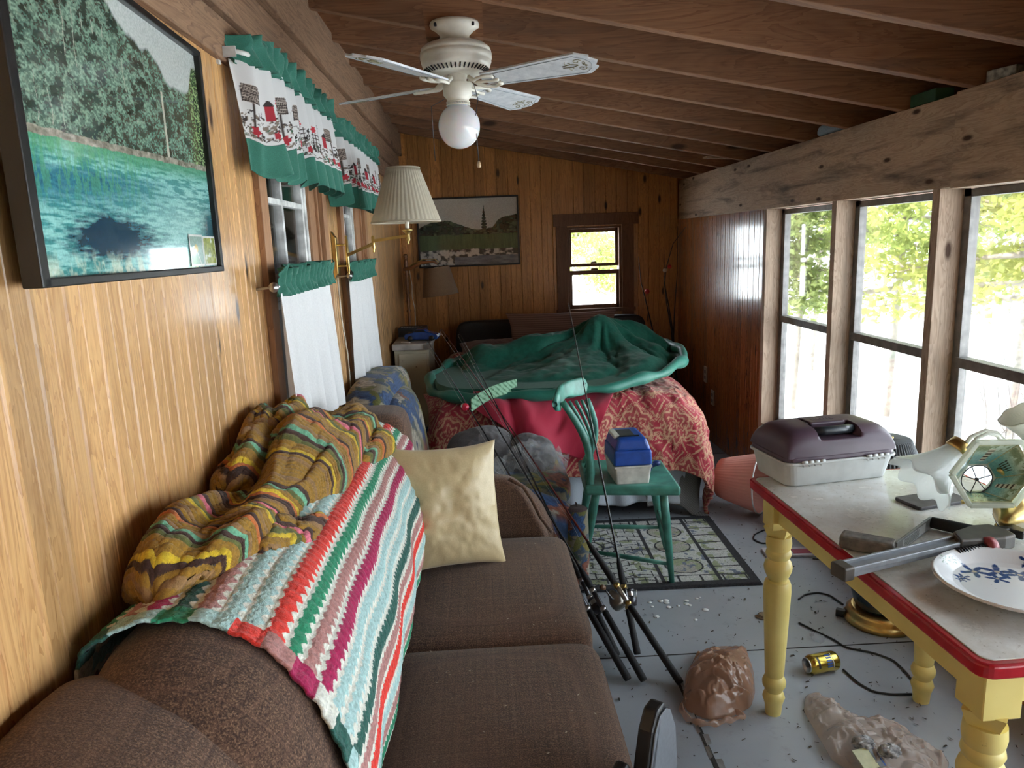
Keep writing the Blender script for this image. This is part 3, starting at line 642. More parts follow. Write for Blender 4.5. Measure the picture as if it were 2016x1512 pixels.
def damask(x,y):
    c=np.broadcast_to(np.array((.32,.012,.028)),x.shape+(3,)).copy(); g=np.array((.50,.27,.155))
    tw,th=.20,.27
    x=x*1.0
    xs=x/tw; ys=y/th; row=np.floor(ys); xs=xs+.5*(row%2); X=np.abs((xs%1)-.5)*tw; Yy=((ys%1)-.5)*th
    r=np.hypot(X,Yy*.75); a=np.arctan2(Yy*.75,X)
    orn=np.sin(r*210+2.2*np.cos(a*6)); m1=(orn>.45)&(r<.085)
    X2=X-.085; Y2=Yy+.05; r2=np.hypot(X2,Y2); a2=np.arctan2(Y2,X2); m2=(np.sin(r2*260+a2*3)>.35)&(r2<.048)
    og=np.abs(X-.115*(.5+.5*np.cos(Yy/th*2*PI)))<.0035; og|=np.abs(X-.115*(.5+.5*np.cos(Yy/th*2*PI))-.011)<.0018
    leaf=(np.sin(Yy*150+X*190)>.5)&(np.abs(X-.06-.03*np.sin(Yy*26))<.018)
    fl=fbm(x*70,y*70,4)>.30
    m_=(m1|m2|og|leaf)&fl; c[m_]=g*1.0
    m3=(r<.085)&~m1; c=np.where(m3[...,None],c*.8+g*.10,c)
    return c*(.8+.35*vnoise(x*500,y*500,2))[...,None]
def drape(A,Bq,x0,x1,y0,y1,zt_,r=.2,amp=.03,fr=16,off=0.,flare=.06,seed=0,zmin=.012):
    nx=np.clip(A,x0,x1); ny=np.clip(Bq,y0,y1); dx=A-nx; dy=Bq-ny; d=np.hypot(dx,dy)+1e-9; ux,uy=dx/d,dy/d
    th=np.minimum(d/r,PI/2); out=r*np.sin(th); dz=-r*(1-np.cos(th)); ex=np.maximum(d-r*PI/2,0); out=out+flare*ex; dz=dz-ex
    t=nx-ny+ .35*np.arctan2(uy,ux); k=sstep(.05,.35,d); out=out+amp*k*(np.sin(t*fr+seed)+.5*np.sin(t*fr*2.3+2*seed))*.6
    z=zt_+off+dz; under=np.maximum(zmin-z,0); z=np.maximum(z,zmin); out=out+under*.8
    s=off*k
    return np.stack([nx+ux*(out+s),ny+uy*(out+s),z],-1)
PRINT=vcol('printed_upholstery',.85,.25,260,Sheen_Weight=.15)
QUILT=vcol('damask_comforter',.8,.3,200,Sheen_Weight=.2)
# ================================================================ FLORAL ARMCHAIR (behind the sofa)
ch=thing('floral_armchair','blue and rust floral armchair beyond the brown sofa, against the left wall','armchair',(-.1,3.5,0))
def fl_sell(name,c,sz,e,R=None,seed=0,parent=ch,n=170,m=130):
    b=B().sell(c,sz,e,n,m,R=R); V=np.array(b.V); 
    col=floral(V[:,0]+V[:,1]*.6,V[:,2]+V[:,1]*.8,seed) ; return b.out(name,PRINT,parent,col=col)
fl_sell('backrest',(-.50,3.48,.605),(.115,.40,.305),(.45,.45),rotz(-.06),1)
fl_sell('back_cushion',(-.41,3.38,.57),(.12,.31,.27),(.6,.6),roty(-.12),2)
fl_sell('seat_cushion',(.04,3.44,.375),(.34,.33,.075),(.25,.5),None,3)
fl_sell('base',(-.02,3.46,.20),(.36,.36,.16),(.15,.2),None,4)
def flarm(y,seed):
    prof=[(-.50,.56),(-.3,.55),(0,.50),(.20,.44),(.36,.37)]
    xs=np.linspace(-.52,.38,70); zc=np.interp(xs,[p[0] for p in prof],[p[1] for p in prof]); a=np.linspace(0,2*PI,80); P=[]
    for x,z in zip(xs,zc):
        k=math.sqrt(max(.02,min(1,(xs[-1]-x+.004)/.04))); P.append(np.stack([np.full(80,x),y+.058*k*np.cos(a),(z-.055)/1+.055*k*np.sin(a)-np.where(np.sin(a)<0,(z-.16)*np.abs(np.sin(a))**.6*.9,0)],1))
    P=np.array(P); col=floral(P[...,0]+P[...,1],P[...,2]*1.2+P[...,1]*2,seed); loft('armrest',P,PRINT,ch,col=col)
    b=B().lathe([(.001,.012),(.016,.014),(.020,.006),(.045,.006),(.052,0)],(.378,y,.325),(1,0,0),28); b.out('arm_scroll',fabric('dark_floral_piping',(.05,.03,.03),(.10,.06,.05)),ch)
flarm(3.02,7); flarm(3.86,8)
b=B().lathe([(.001,.03),(.045,.03),(.050,.06),(.050,.33),(.046,.355),(.036,.365),(.001,.362)],(.375,2.99,0),n=90); V=np.array(b.V); t_=np.linspace(0,1,2)
zz=np.linspace(.03,.36,90); a_=np.linspace(0,2*PI,120,endpoint=False); rr_=.048+.004*np.sin(zz*9); P=np.stack([.375+rr_[:,None]*np.cos(a_)[None],2.99+rr_[:,None]*np.sin(a_)[None],zz[:,None]+0*a_[None]],-1); grid('arm_front',P,PRINT,ch,col=floral(a_[None]*.05*1.2+0*zz[:,None],zz[:,None]+0*a_[None],17),wrapv=True)
B().lathe([(.001,.366),(.030,.368),(.046,.360),(.048,.352)],(.375,2.99,0),n=30).out('arm_cap',fabric('dull_mauve_cloth',(.05,.028,.03),(.09,.06,.055)),ch)
for x in (-.3,.3):
    for y in (3.1,3.82): B().lathe([(.02,0),(.025,.05)],(x,y,0)).out('foot',CAS_D,ch)
# junk on its seat
GREYF=fabric('grey_brown_velour',(.085,.08,.085),(.125,.118,.122),200,.85,.12,.2)
o=pillow('grey_pillow',(-.02,3.40,.50),.34,.30,.20,rotz(.3)@rotx(.75)@roty(-.1),GREYF,5,soft=1); tag(o,'grey velour pillow lying on the floral armchair seat behind the cream pillow','pillow')
o=pillow('grey_pillow',(.20,3.36,.475),.24,.28,.16,rotz(-.5)@rotx(.7)@roty(.35),GREYF,9,soft=1); tag(o,'folded grey velour pillow half under clear plastic at the front of the floral armchair','pillow')
CLEAR=film('clear_plastic_film',(.75,.80,.85),.22,.12)
u=np.linspace(-1,1,70); U,V=np.meshgrid(u,u,indexing='ij')
P=np.stack([.20+.17*U+.03*V,3.24+.16*V,.50+.075*(1-U**2)*(1-V**2)+.05*np.abs(fbm(U*4,V*4,6)-.5)*3*(1-.5*V)-.03*np.abs(U)],-1)
o=grid('plastic_bag',P,CLEAR); tag(o,'crumpled clear plastic bag on the front of the floral armchair seat','bag')
b=B().at((-.10,3.18,.475),rotz(.25)@rotx(.5)).box((-.12,-.08,0),(.12,.08,.003)).box((-.12,-.08,0),(-.117,.08,.05)).box((.117,-.08,0),(.12,.08,.05)).box((-.12,.077,0),(.12,.08,.05)).box((-.12,-.08,0),(.12,-.077,.05))
o=b.out('plastic_tray',CLEAR,smooth=False); tag(o,'clear plastic packaging tray behind the cream pillow','tray')
P=np.stack([-.02+.10*U,3.12+.07*V,.515+.018*np.sin(U*7+V*3)+.02*V],-1); o=grid('plastic_wrapper',P,film('white_film',(.8,.85,.88),.5,.2)); tag(o,'small white plastic wrapper beside the cream pillow top','wrapper')
# ================================================================ BED
bed=thing('bed','double bed with red damask comforter and white skirt at the far end','bed',(.45,4.8,0))
SKIRT=fabric('white_bed_skirt',(.42,.47,.53),(.50,.55,.60),300,.9,.3)
B().box((-.25,3.78,.28),(1.12,5.78,.56)).out('mattress',SKIRT,bed,bevel=.05)
B().box((-.23,3.80,.10),(1.10,5.76,.279)).out('box_spring',plain('dark_ticking',(.05,.05,.055),.9),bed,bevel=.02)
# skirt hanging at the foot and right side
s=np.linspace(0,1,260); path=np.array([(-.26,3.745),(1.06,3.74),(1.13,3.80),(1.135,5.7)]); L=np.r_[0,np.cumsum(np.linalg.norm(np.diff(path,axis=0),axis=1))]; L/=L[-1]
px_=np.interp(s,L,path[:,0]); py_=np.interp(s,L,path[:,1]); v=np.linspace(0,1,30); S,Vv=np.meshgrid(s,v,indexing='ij')
wob=.012*np.sin(S*150+2*fbm(S*20,Vv*2,4))*Vv+.02*(fbm(S*14,Vv,7)-.5); P=np.stack([px_[:,None]+np.where(S>.42,wob,0),py_[:,None]-np.where(S<=.42,wob+.015*Vv,0),.50-.41*Vv+.012*np.sin(S*60)*Vv],-1)
grid('bed_skirt',P,SKIRT,bed,thick=.003)
GB=N('grey_waffle_blanket'); oo=GB.obj(); xx=GB.xyz(oo); k=GB.math('FRACT',GB.math('MULTIPLY',GB.math('ADD',xx[0],xx[2]),70)); k2=GB.math('FRACT',GB.math('MULTIPLY',GB.math('SUBTRACT',xx[0],xx[2]),70))
GB.col(GB.ramp(GB.math('MULTIPLY',k,k2),[(.1,(.14,.14,.135)),(.6,(.22,.22,.215))])); GB.p(Roughness=.95); GB.bump(GB.math('MULTIPLY',k,k2),.6,.004); GB=GB.m
a=np.linspace(.0,1.46,150); b_=np.linspace(3.30,4.4,110); A,Bq=np.meshgrid(a,b_,indexing='ij')
Bq2=np.where(A<.85,3.48+(Bq-3.30)*(4.4-3.48)/(4.4-3.30)+.0*A,Bq); Bq2=Bq*(sstep(.6,1.0,A))+Bq2*(1-sstep(.6,1.0,A))
P=drape(A,Bq2,-.1,.99,3.955,5.9,.60,.225,.02,15,0,.04,1.3); o=grid('bed_blanket',P,GB,thick=.006); tag(o,'grey waffle-weave blanket hanging to the rug under the red comforter','blanket')
# comforter
a=np.linspace(-.34,1.60,430); b_=np.linspace(3.40,5.55,430); A,Bq=np.meshgrid(a,b_,indexing='ij')
P=drape(A,Bq,-.12,.98,3.93,6.2,.665,.27,.05,9,0,.05,.4)
puff=.045*(fbm(A*5,Bq*5,12)-.5)*2+.030*(.5-np.abs(fbm(A*6,Bq*4,22)-.5)*3).clip(-.3,.5)+.010*np.abs(np.sin((A+Bq)*7))+.03*np.exp(-((A-.95)**2+(Bq-4.4)**2)/.06)
dd=np.hypot(A-np.clip(A,-.12,.98),Bq-np.minimum(np.maximum(Bq,3.93),9)); k=sstep(.1,.4,dd)
P[...,2]+=puff*(1-k)*1.0; P[...,1]-=k*puff*.6*(Bq<3.93); P[...,0]+=k*puff*.6*(A>.98)
P[...,2]=np.maximum(P[...,2],.015)
# stitched scallop seam
seam=np.abs(np.hypot((A-.62)/1.0,(Bq-3.98)*1.1)-.20)<.006; P[...,2]-=np.where(seam,.012,0)
col=damask(A,Bq); faded=((Bq>3.98)&(Bq<4.2)&(A>.40)); col=np.where(faded[...,None],mixc((.22,.055,.04),(.40,.22,.14),(fbm(A*10,Bq*60,3)>.5)*.8),col)
o=grid('damask_comforter',P,QUILT,bed,col=col,thick=.02)
# crimson sheet spilling over the foot
CRIM=fabric('crimson_sheet',(.40,.005,.035),(.45,.008,.045),400,.75,.15,.25)
u=np.linspace(0,1,170); v=np.linspace(0,1,170); U,V=np.meshgrid(u,v,indexing='ij')
TL,BL,BR,TR=(-.05,4.35),(-.06,3.74),(.50,3.44),(.86,4.30)
A=(1-U)*((1-V)*TL[0]+V*BL[0])+U*((1-V)*TR[0]+V*BR[0])+.03*np.sin(V*PI)*U; Bq=(1-U)*((1-V)*TL[1]+V*BL[1])+U*((1-V)*TR[1]+V*BR[1])-.05*np.sin(U*PI)*V
P=drape(A,Bq,-.12,.98,3.93,6.2,.682,.28,.035,12,.032,.05,2.2); w_=U*7-V*6+9*fbm(U*2.0+3,V*1.2,3); P[...,2]+=.004+.020*np.abs(np.sin(w_))**1.5*sstep(.1,.5,V); P[...,1]-=.03+.022*np.abs(np.sin(w_))**1.5*sstep(.2,.7,V); P[...,2]-=.10*sstep(.30,.0,V)
o=grid('crimson_sheet',P,CRIM,thick=.002); tag(o,'plain crimson sheet spilling from under the green tent over the foot of the bed','sheet')
o=pillow('damask_pillow',(-.10,3.92,.60),.46,.34,.20,rotz(.1)@rotx(.5),QUILT,14,colf=1)
co=np.array([v.co[:] for v in o.data.vertices]); ca=o.data.color_attributes.new('Col','FLOAT_COLOR','POINT'); cc=np.ones((len(co),4),dtype=np.float32); cc[:,:3]=damask(co[:,0]*1.2+3,co[:,1]*1.5+co[:,2])*.75; ca.data.foreach_set('color',cc.ravel())
tag(o,'red and gold damask pillow at the left foot corner of the bed','pillow')
# green tent / tarpaulin with a padded rim
TENT=fabric('green_nylon',(.006,.085,.055),(.010,.115,.075),60,.55,.25,.1,7)
TENT.node_tree.nodes['Principled BSDF'].inputs['Specular IOR Level'].default_value=.3
rim=[]
for p,z in (((846,742),.735),((851,772),.70),((880,782),.70),((940,784),.70),((1010,780),.71),((1100,774),.72),((1190,765),.735),((1260,748),.75),((1310,732),.765),((1348,708),.785),((1342,688),.80)): rim.append(atz(*p,z))
rim+= [np.array(q) for q in ((1.20,5.05,.80),(.95,5.30,.80),(.55,5.35,.78),(.15,5.25,.76),(-.15,4.85,.75))]
rim=np.array(rim)
def closed(pts,n):
    p=np.vstack([pts,pts[:1]]); t=np.r_[0,np.cumsum(np.linalg.norm(np.diff(p,axis=0),axis=1))]; s=np.linspace(0,t[-1],n,endpoint=False); q=np.stack([np.interp(s,t,p[:,i]) for i in range(3)],1)
    for _ in range(10): q=(np.roll(q,1,0)+2*q+np.roll(q,-1,0))/4
    return q
n=300; RL=closed(rim,n); cen=np.array([.66,4.80,.84])
tent=thing('collapsed_tent','collapsed dark green nylon tent with padded rim lying across the bed','tent',(.5,4.6,.66))
s=np.linspace(0,1,120); P=RL[:,None,:]*(1-s)[None,:,None]+cen[None,None,:]*s[None,:,None]
x,y=P[...,0],P[...,1]; ss=np.broadcast_to(s,x.shape)
def gs(cx,cy,h,wx,wy,rot=0):
    dx,dy=x-cx,y-cy; a=dx*math.cos(rot)+dy*math.sin(rot); b=-dx*math.sin(rot)+dy*math.cos(rot); return h*np.exp(-(a/wx)**2-(b/wy)**2)
ang=np.arctan2(y-cen[1],x-cen[0]-.15)
z=gs(.78,4.72,.15,.13,.16)+gs(1.02,4.85,.12,.17,.14)+gs(.35,4.65,.085,.30,.13,.15)+gs(-.02,4.70,.08,.10,.16)+gs(.62,4.9,.05,.3,.2)
fo=fbm(ang*2.2+3,ss*2.0,5); rad=np.hypot(x-.80,y-4.72)
z=z+ .05*(np.abs(np.sin(ang*4.5+4*fo))-.5)*sstep(.02,.18,rad)*sstep(0,.12,ss)+.035*(fbm(x*9,y*9,3)-.5)*sstep(0,.1,ss)
z=z-.05*np.exp(-((ss-.10)/.08)**2)*(y<4.6)
P[...,2]=np.maximum(P[...,2]+z,.742-.07*(ss<.02))
P[:,-1,:]=P[:,-1,:].mean(0)
grid('tent_fabric',P,TENT,tent,wrapu=True,thick=.003)
b=B(); q=np.vstack([RL,RL[:3]]); k=np.linspace(0,1,len(q)); b.tube(q+np.stack([0*k,0*k,.006*np.sin(k*90)],1),.028+.006*np.sin(k*70)+.004*np.sin(k*151),14,False); b.out('padded_rim',fabric('green_nylon_rim',(.010,.15,.105),(.015,.17,.12),60,.5,.35,.1,16),tent)
# pale green printed strip
u=np.linspace(0,1,60); v=np.linspace(-1,1,16); U,V=np.meshgrid(u,v,indexing='ij'); p0=atz(928,802,.70); p1=atz(1018,762,.74)
c=p0*(1-U[...,None])+p1*U[...,None]; P=c+np.stack([.0*V,.028*V+.01*np.sin(U*7),.020*np.sin(U*PI)*1.0+.028*V+.01],-1)
kk=((np.abs(((U*11+V*1.2)%1)-.5)<.13)|(np.abs(V)>.9)); col=np.where(kk[...,None],np.array((.05,.16,.08)),np.array((.28,.50,.33)))
o=grid('cloth_strip',P,PRINT,col=col,thick=.004); tag(o,'pale green leaf-print cloth strip lying on the crimson sheet','cloth')
# pillows and headboard
for i,(a,b2) in enumerate((((895,1079)),((1087,1272)))):
    p=aty(a,620,5.92); q=aty(b2,620,5.92); cx=(p[0]+q[0])/2; hw=(q[0]-p[0])/2
    o=B().sell((cx,5.94,.455),(hw,.05,.43),(.35,.22),60,30).out('headboard_panel',fabric('black_vinyl',(.012,.011,.012),(.02,.018,.018),80,.5,.1,0))
    tag(o,['black padded headboard panel on the left, beside the white cabinet','black padded headboard panel on the right, below the small end window'][i],'headboard','headboard panels')
STR=N('brown_striped_cotton'); oo=STR.obj(); xx=STR.xyz(oo); k=STR.math('SINE',STR.math('MULTIPLY',xx[2],420)); STR.col(STR.ramp(STR.math('ADD',STR.math('MULTIPLY',k,.5),.5),[(.3,(.17,.085,.06)),(.7,(.27,.15,.11))])); STR.p(Roughness=.9); STR.bump(STR.noise(oo,9,3),.4,.01)
o=pillow('bed_pillow',(.62,5.55,.80),.86,.36,.15,rotx(1.15),STR.m,31); tag(o,'long brown striped pillow leaning on the black headboard','pillow')
o=pillow('bed_pillow',(.05,5.40,.70),.42,.30,.14,rotx(.5)@rotz(.1),fabric('mauve_cotton',(.16,.09,.08),(.22,.13,.12)),41); tag(o,'dull mauve pillow peeping out behind the left end of the green tent','pillow')
# ================================================================ WHITE CABINET AND WHAT STANDS ON IT
cab=thing('metal_cabinet','old off-white metal cabinet with rust spots in the far left corner','cabinet',(-.49,5.2,0))
m=N('chipped_cream_enamel'); oo=m.obj(); f=m.noise(oo,22,5,.7); c=m.mix(m.ramp(f,[(.66,(0,0,0)),(.70,(1,1,1))]),(.62,.60,.47),(.14,.06,.03)); m.col(c); m.p(Roughness=.35); CABM=m.m
B().box((XL+.03,4.97,.02),(-.365,5.55,.805)).out('body',CABM,cab,bevel=.006,smooth=False)
B().box((XL+.02,4.93,.805),(-.345,5.58,.85)).out('top',plain('worn_grey_enamel',(.50,.49,.47),.4,0,.2,12),cab,bevel=.008,smooth=False)
B().box((-.395,4.922,.812),(-.34,4.97,.845)).out('corner_bracket',STEEL,cab,bevel=.003,smooth=False)
B().box((XL+.06,4.958,.06),(-.38,4.972,.78)).out('door',CABM,cab,bevel=.004,smooth=False)
rd=thing('clock_radio','dark grey clock radio on the white cabinet behind the blue toy car','radio',(-.50,5.40,.85))
B().box((-.63+.025,5.33,.85),(-.40,5.48,.915)).out('case',plain('dark_grey_plastic',(.035,.037,.04),.45),rd,bevel=.006,smooth=False)
for i in range(8): B().box((-.585+i*.02,5.36,.915),(-.573+i*.02,5.375,.919)).out('button',plain('silver_button',(.35,.35,.34),.4),rd,smooth=False) if i<8 else None
B().box((-.59,5.326,.862),(-.50,5.331,.90)).out('speaker_grille',BLACK,rd,smooth=False)
car=thing('toy_car','blue toy car at the right edge of the white cabinet top','toy car',(-.40,5.12,.85))
BLUEP=plain('glossy_blue_plastic',(.012,.055,.24),.18)
Rc=rotz(-.12); cc0=(-.415,5.10,.85)
prof=[(-.115,.012),(-.118,.040),(-.108,.052),(-.075,.056),(-.055,.060),(-.035,.080),(.02,.082),(.045,.062),(.09,.050),(.115,.040),(.120,.020),(.112,.010)]
B().at(cc0,Rc).prism(prof,-.045,.045,'y').out('body',BLUEP,car,bevel=.006,smooth=False)
B().at(cc0,Rc).prism([(-.048,.062),(-.034,.077),(.018,.078),(.038,.062)],-.0462,.0462,'y').out('windows',BLACK,car,smooth=False)
for x in (-.075,.075):
    for y in (-.042,.042): B().lathe([(.001,-.008),(.017,-.008),(.019,0),(.017,.008),(.001,.008)],np.array(cc0)+Rc@np.array([x,y,.019]),tuple(Rc@np.array([0,1.,0])),20).out('wheel',BLACK,car)
for y in (-.032,.030): B().at(cc0,Rc).sell((.113,y,.035),(.010,.010,.009)).out('headlight',plain('headlight_white',(.8,.85,.9),.15),car)
o=B().bar((-.55,5.02,.853),(-.49,4.99,.853),.012,.006).out('paper_slip',plain('white_paper',(.6,.6,.58),.8),smooth=False); tag(o,'small white slip lying in front of the clock radio','paper')
# spindle lamp with brown shade
fl=thing('spindle_lamp','turned wooden floor lamp with tilted brown fabric shade in the far left corner','lamp',(-.55,5.72,0))
SPW=plain('varnished_turned_wood',(.23,.09,.03),.35)
pr=[(.001,0),(.12,0),(.12,.02),(.03,.035)]
z=.05
while z<1.36: pr+=[(.011,z),(.016,z+.05),(.011,z+.10),(.019,z+.115),(.011,z+.13)]; z+=.14
pr+=[(.010,1.39),(.016,1.41),(.001,1.43)]
B().lathe(pr,(-.555,5.72,0),n=16).out('pole',SPW,fl)
B().tube([(-.575,5.71,1.325),(-.52,5.70,1.33),(-.44,5.68,1.37),(-.34,5.66,1.375),(-.31,5.65,1.36)],[.014,.015,.014,.010,.008],10).out('arm',SPW,fl)
B().tube([(-.52,5.69,1.35),(-.42,5.68,1.395),(-.33,5.66,1.395),(-.30,5.65,1.37)],.004,8).out('wire_hook',BRASS,fl)
ax=np.array([.10,.0,-1]); ax/=np.linalg.norm(ax); c0=np.array([-.32,5.65,1.335])
B().lathe([(.095,0),(.098,.003),(.138,.21),(.140,.213),(.136,.211),(.093,.002)],c0,tuple(ax),48,cap=False).out('lamp_shade',fabric('brown_burlap',(.17,.10,.05),(.25,.155,.085),300),fl)
B().lathe([(.02,0),(.02,.06),(.03,.09),(.028,.12),(.001,.135)],c0,tuple(ax),16).out('bulb',plain('bulb_glass',(.7,.68,.62),.2),fl)
B().tube([(-.53,5.70,1.32),(-.515,5.69,1.2),(-.52,5.69,1.12),(-.505,5.69,1.02),(-.51,5.7,.86)],.003,6).out('cord',plain('white_cord',(.6,.58,.5),.5),fl)
# outlets on the right wall
for p,nm,l in (((1390,737),'outlet_plate','upper beige wall outlet plate low on the dark panelled wall right of the bed'),((1404,783),'wall_switch_box','lower beige vertical switch box on the dark panelled wall right of the bed')):
    q=atx(*p,XR); h=.06 if nm=='outlet_plate' else .055
    t=thing(nm,l,'outlet',(XR,q[1],q[2]))
    B().box((XR-.008,q[1]-.035,q[2]-h),(XR,q[1]+.035,q[2]+h)).out('plate',plain('ivory_plastic',(.42,.33,.24),.4),t,bevel=.003,smooth=False)
    for dz in (-.022,.022): B().box((XR-.010,q[1]-.014,q[2]+dz-.012),(XR-.008,q[1]+.014,q[2]+dz+.012)).out('socket',plain('dark_socket',(.10,.07,.05),.4),t,smooth=False)
# rods standing in the far right corner
def polyrod(pts,y,r0,r1):
    q=np.array([aty(*p,y) for p in pts]); return B().tube(q,np.linspace(r0,r1,len(q)),6)
ROD=plain('dark_rod_blank',(.02,.014,.012),.35)
RB=plain('red_bobber',(.60,.03,.02),.3); 
def cornerrod(pts,y,label,bobs):
    q=np.array([aty(*p,y) for p in pts]); base=q[-1].copy(); d=q[-1]-q[-2]; d/=np.linalg.norm(d); foot=q[-1]+d*((.02-q[-1][2])/d[2]) if d[2]<-.2 else q[-1]
    foot[0]=np.clip(foot[0],0,XR-.04); foot[1]=min(foot[1],YF-.05)
    t=thing('fishing_rod',label,'fishing rod',tuple(foot),'fishing rods standing in the far corner')
    qq=np.vstack([q,foot]); B().tube(qq,np.linspace(.0022,.0075,len(qq)),6).out('blank',ROD,t)
    B().tube([q[-1]*.45+foot*.55,foot],.012,8).out('grip',FOAM,t)
    for p,c,r in bobs:
        P_=aty(*p,y); B().sell(tuple(P_),(r,r,r),(1,1),16,10).out('bobber',RB if c else plain('white_bobber',(.55,.45,.36),.3),t)
cornerrod([(1257,505),(1262,555),(1272,595),(1285,650)],5.86,'fishing rod with orange bobber beside the small end window',[((1274,574),1,.021)])
cornerrod([(1350,447),(1325,480),(1312,525),(1308,560),(1316,600),(1325,655)],5.88,'bent-tipped fishing rod with red float in the far right corner',[((1318,525),1,.017),((1309,532),0,.017)])
cornerrod([(1307,500),(1308,545),(1312,595),(1322,650)],5.93,'straight dark fishing rod just left of the bent-tipped one in the far corner',[])
cornerrod([(1334,445),(1333,540),(1328,610),(1326,660)],5.98,'rightmost dark fishing rod against the corner of the panelled walls',[])
# ================================================================ PICTURES
ART=vcol('glossy_photo_print',.12,0,Coat_Weight=.6,Coat_Roughness=.03)
FRM=plain('black_frame',(.012,.012,.012),.35)
# large lake picture, leaning slightly off the left wall
def lake(u,v):
    n=lambda a,b,s,o=5: fbm(u*a,v*b,s,o)
    t=n(34,30,1); t2=n(150,150,2); c=mixc((.010,.030,.024),(.20,.31,.23),sstep(.36,.70,t)*.45+.75*sstep(.42,.66,t2)*sstep(.25,.6,t))
    c=mixc(c,(.30,.38,.28),sstep(.58,.75,n(110,130,8))*.5)
    tr=(np.abs(((u*23+1.2*n(5,3,4)+.2*n(9,20,24))%1)-.5)<.05*n(9,9,33))&(n(13,7,5)>.55)&(v>.46)&(v<.86); c=np.where(tr[...,None],np.array((.42,.42,.34)),c)
    ty=(np.abs(u-.70)<.006+.02*np.clip(.6-v,0,.1))&(v>.46)&(v<.74); c=np.where(ty[...,None],np.array((.55,.50,.40)),c)
    right=sstep(.86,.93,u+.05*(t-.5)); c=mixc(c,mixc((.04,.08,.03),(.34,.42,.20),sstep(.4,.7,t2)),right*.9)
    top=.96-.16*sstep(.30,.85,u)+.03*np.sin(u*21)+.10*(n(11,4,7)-.5)+.10*sstep(.90,.96,u)-.03*sstep(.0,.1,.1-u)
    sky=sstep(-.012,.012,v-top); c=mixc(c,mixc((.46,.50,.47),(.60,.63,.60),n(3,3,9)),sky)
    sh=.425+.045*u+.012*(n(22,3,11)-.5)
    w=(v<sh); d=sh-v
    wat=mixc((.06,.26,.25),(.28,.58,.54),sstep(.35,.65,n(22,110,12))); wat=mixc(wat,(.45,.70,.66),.55*np.exp(-((u-.72)/.25)**2-((v-.17)/.13)**2))
    wat=mixc(wat,(.09,.30,.17),sstep(.09,.0,d)*.95); wat=mixc(wat,mixc((.02,.09,.16),(.06,.26,.30),n(34,120,13)),sstep(.07,.11,d)*sstep(.26,.13,d)*sstep(.85,.2,u))
    wat=mixc(wat,(.10,.33,.15),(n(120,20,14)>.52)*sstep(.26,.10,d)*.55*sstep(.75,.3,u))
    dark=np.exp(-((u-.33)/.22)**2-((v-.13)/.09)**2); dark=dark*(.55+.9*n(7,5,25)); wat=mixc(wat,(.012,.035,.07),np.clip(sstep(.18,.75,dark+.55*(n(30,130,15)-.5)),0,.95))
    dk2=np.exp(-((u-.97)/.06)**2-((v-.15)/.13)**2); wat=mixc(wat,(.02,.07,.10),np.clip(dk2*1.2,0,.9))
    wat=mixc(wat,(.62,.66,.50),sstep(.10,.0,v)*sstep(.4,.62,n(60,24,16))*.8)
    c=np.where(w[...,None],wat,c); bank=(np.abs(d+.006)<.012); c=np.where(bank[...,None],mixc((.10,.09,.06),(.55,.50,.42),n(60,60,17)**1.3),c)
    return c
pt=thing('framed_picture','large black-framed lake and forest photograph on the near left wall','picture',(XL,1.4,1.52))
pBL=atx(62,553,XL+.030); pBR=atx(424,526,XL+.012); pTR=atx(379,111,XL+.012); H_=pTR[2]-pBR[2]
y0,y1=pBL[1],pBR[1]; zb=(pBL[2]+pBR[2])/2; 
def pic(u,v,off):   # frame coordinates -> world, leaning out a little at the near end
    return np.stack([XL+.008+.022*(1-u)+off+0*u, y0+(y1-y0)*u, pBL[2]*(1-u)+pBR[2]*u+H_*v],-1)
for (ua,ub,va,vb) in ((-.012,1.012,-.022,.006),(-.012,1.012,.994,1.022),(-.018,.010,-.022,1.022),(.990,1.012,-.022,1.022)):
    V=[pic(np.array(a),np.array(b),o_) for o_ in (-.006,.022) for a,b in ((ua,va),(ub,va),(ub,vb),(ua,vb))]
    B().add(V,[(3,2,1,0),(4,5,6,7),(0,1,5,4),(1,2,6,5),(2,3,7,6),(3,0,4,7)]).out('frame',FRM,pt,smooth=False,bevel=.002)
u=np.linspace(0,1,560); v=np.linspace(0,1,430); U,V=np.meshgrid(u,v,indexing='ij')
grid('print',pic(U,V,.010),ART,pt,col=lake(U*1.0,V))
def reflection_patch(u0,u1,v0,v1,kind,label):  # window reflection in the picture glass, painted as a small bordered patch
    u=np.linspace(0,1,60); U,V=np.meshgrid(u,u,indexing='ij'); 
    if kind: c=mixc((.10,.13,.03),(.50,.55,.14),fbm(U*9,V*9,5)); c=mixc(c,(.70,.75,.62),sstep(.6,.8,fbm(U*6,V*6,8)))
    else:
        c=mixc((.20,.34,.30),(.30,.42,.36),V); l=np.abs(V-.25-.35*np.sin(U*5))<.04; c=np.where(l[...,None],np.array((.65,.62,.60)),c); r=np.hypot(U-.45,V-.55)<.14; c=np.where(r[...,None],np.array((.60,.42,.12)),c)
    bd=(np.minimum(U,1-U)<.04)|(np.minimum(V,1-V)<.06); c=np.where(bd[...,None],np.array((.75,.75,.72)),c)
    return grid('painted_reflection',pic(u0+(u1-u0)*U,v0+(v1-v0)*V,.0125),ART,pt,col=c,label=label)
reflection_patch(.765,.875,.012,.155,0,'painted reflection of the window with bird curtain in the lower corner of the glass'); reflection_patch(.878,.985,.012,.150,1,'painted window reflection with green leaves in the lower corner of the glass')
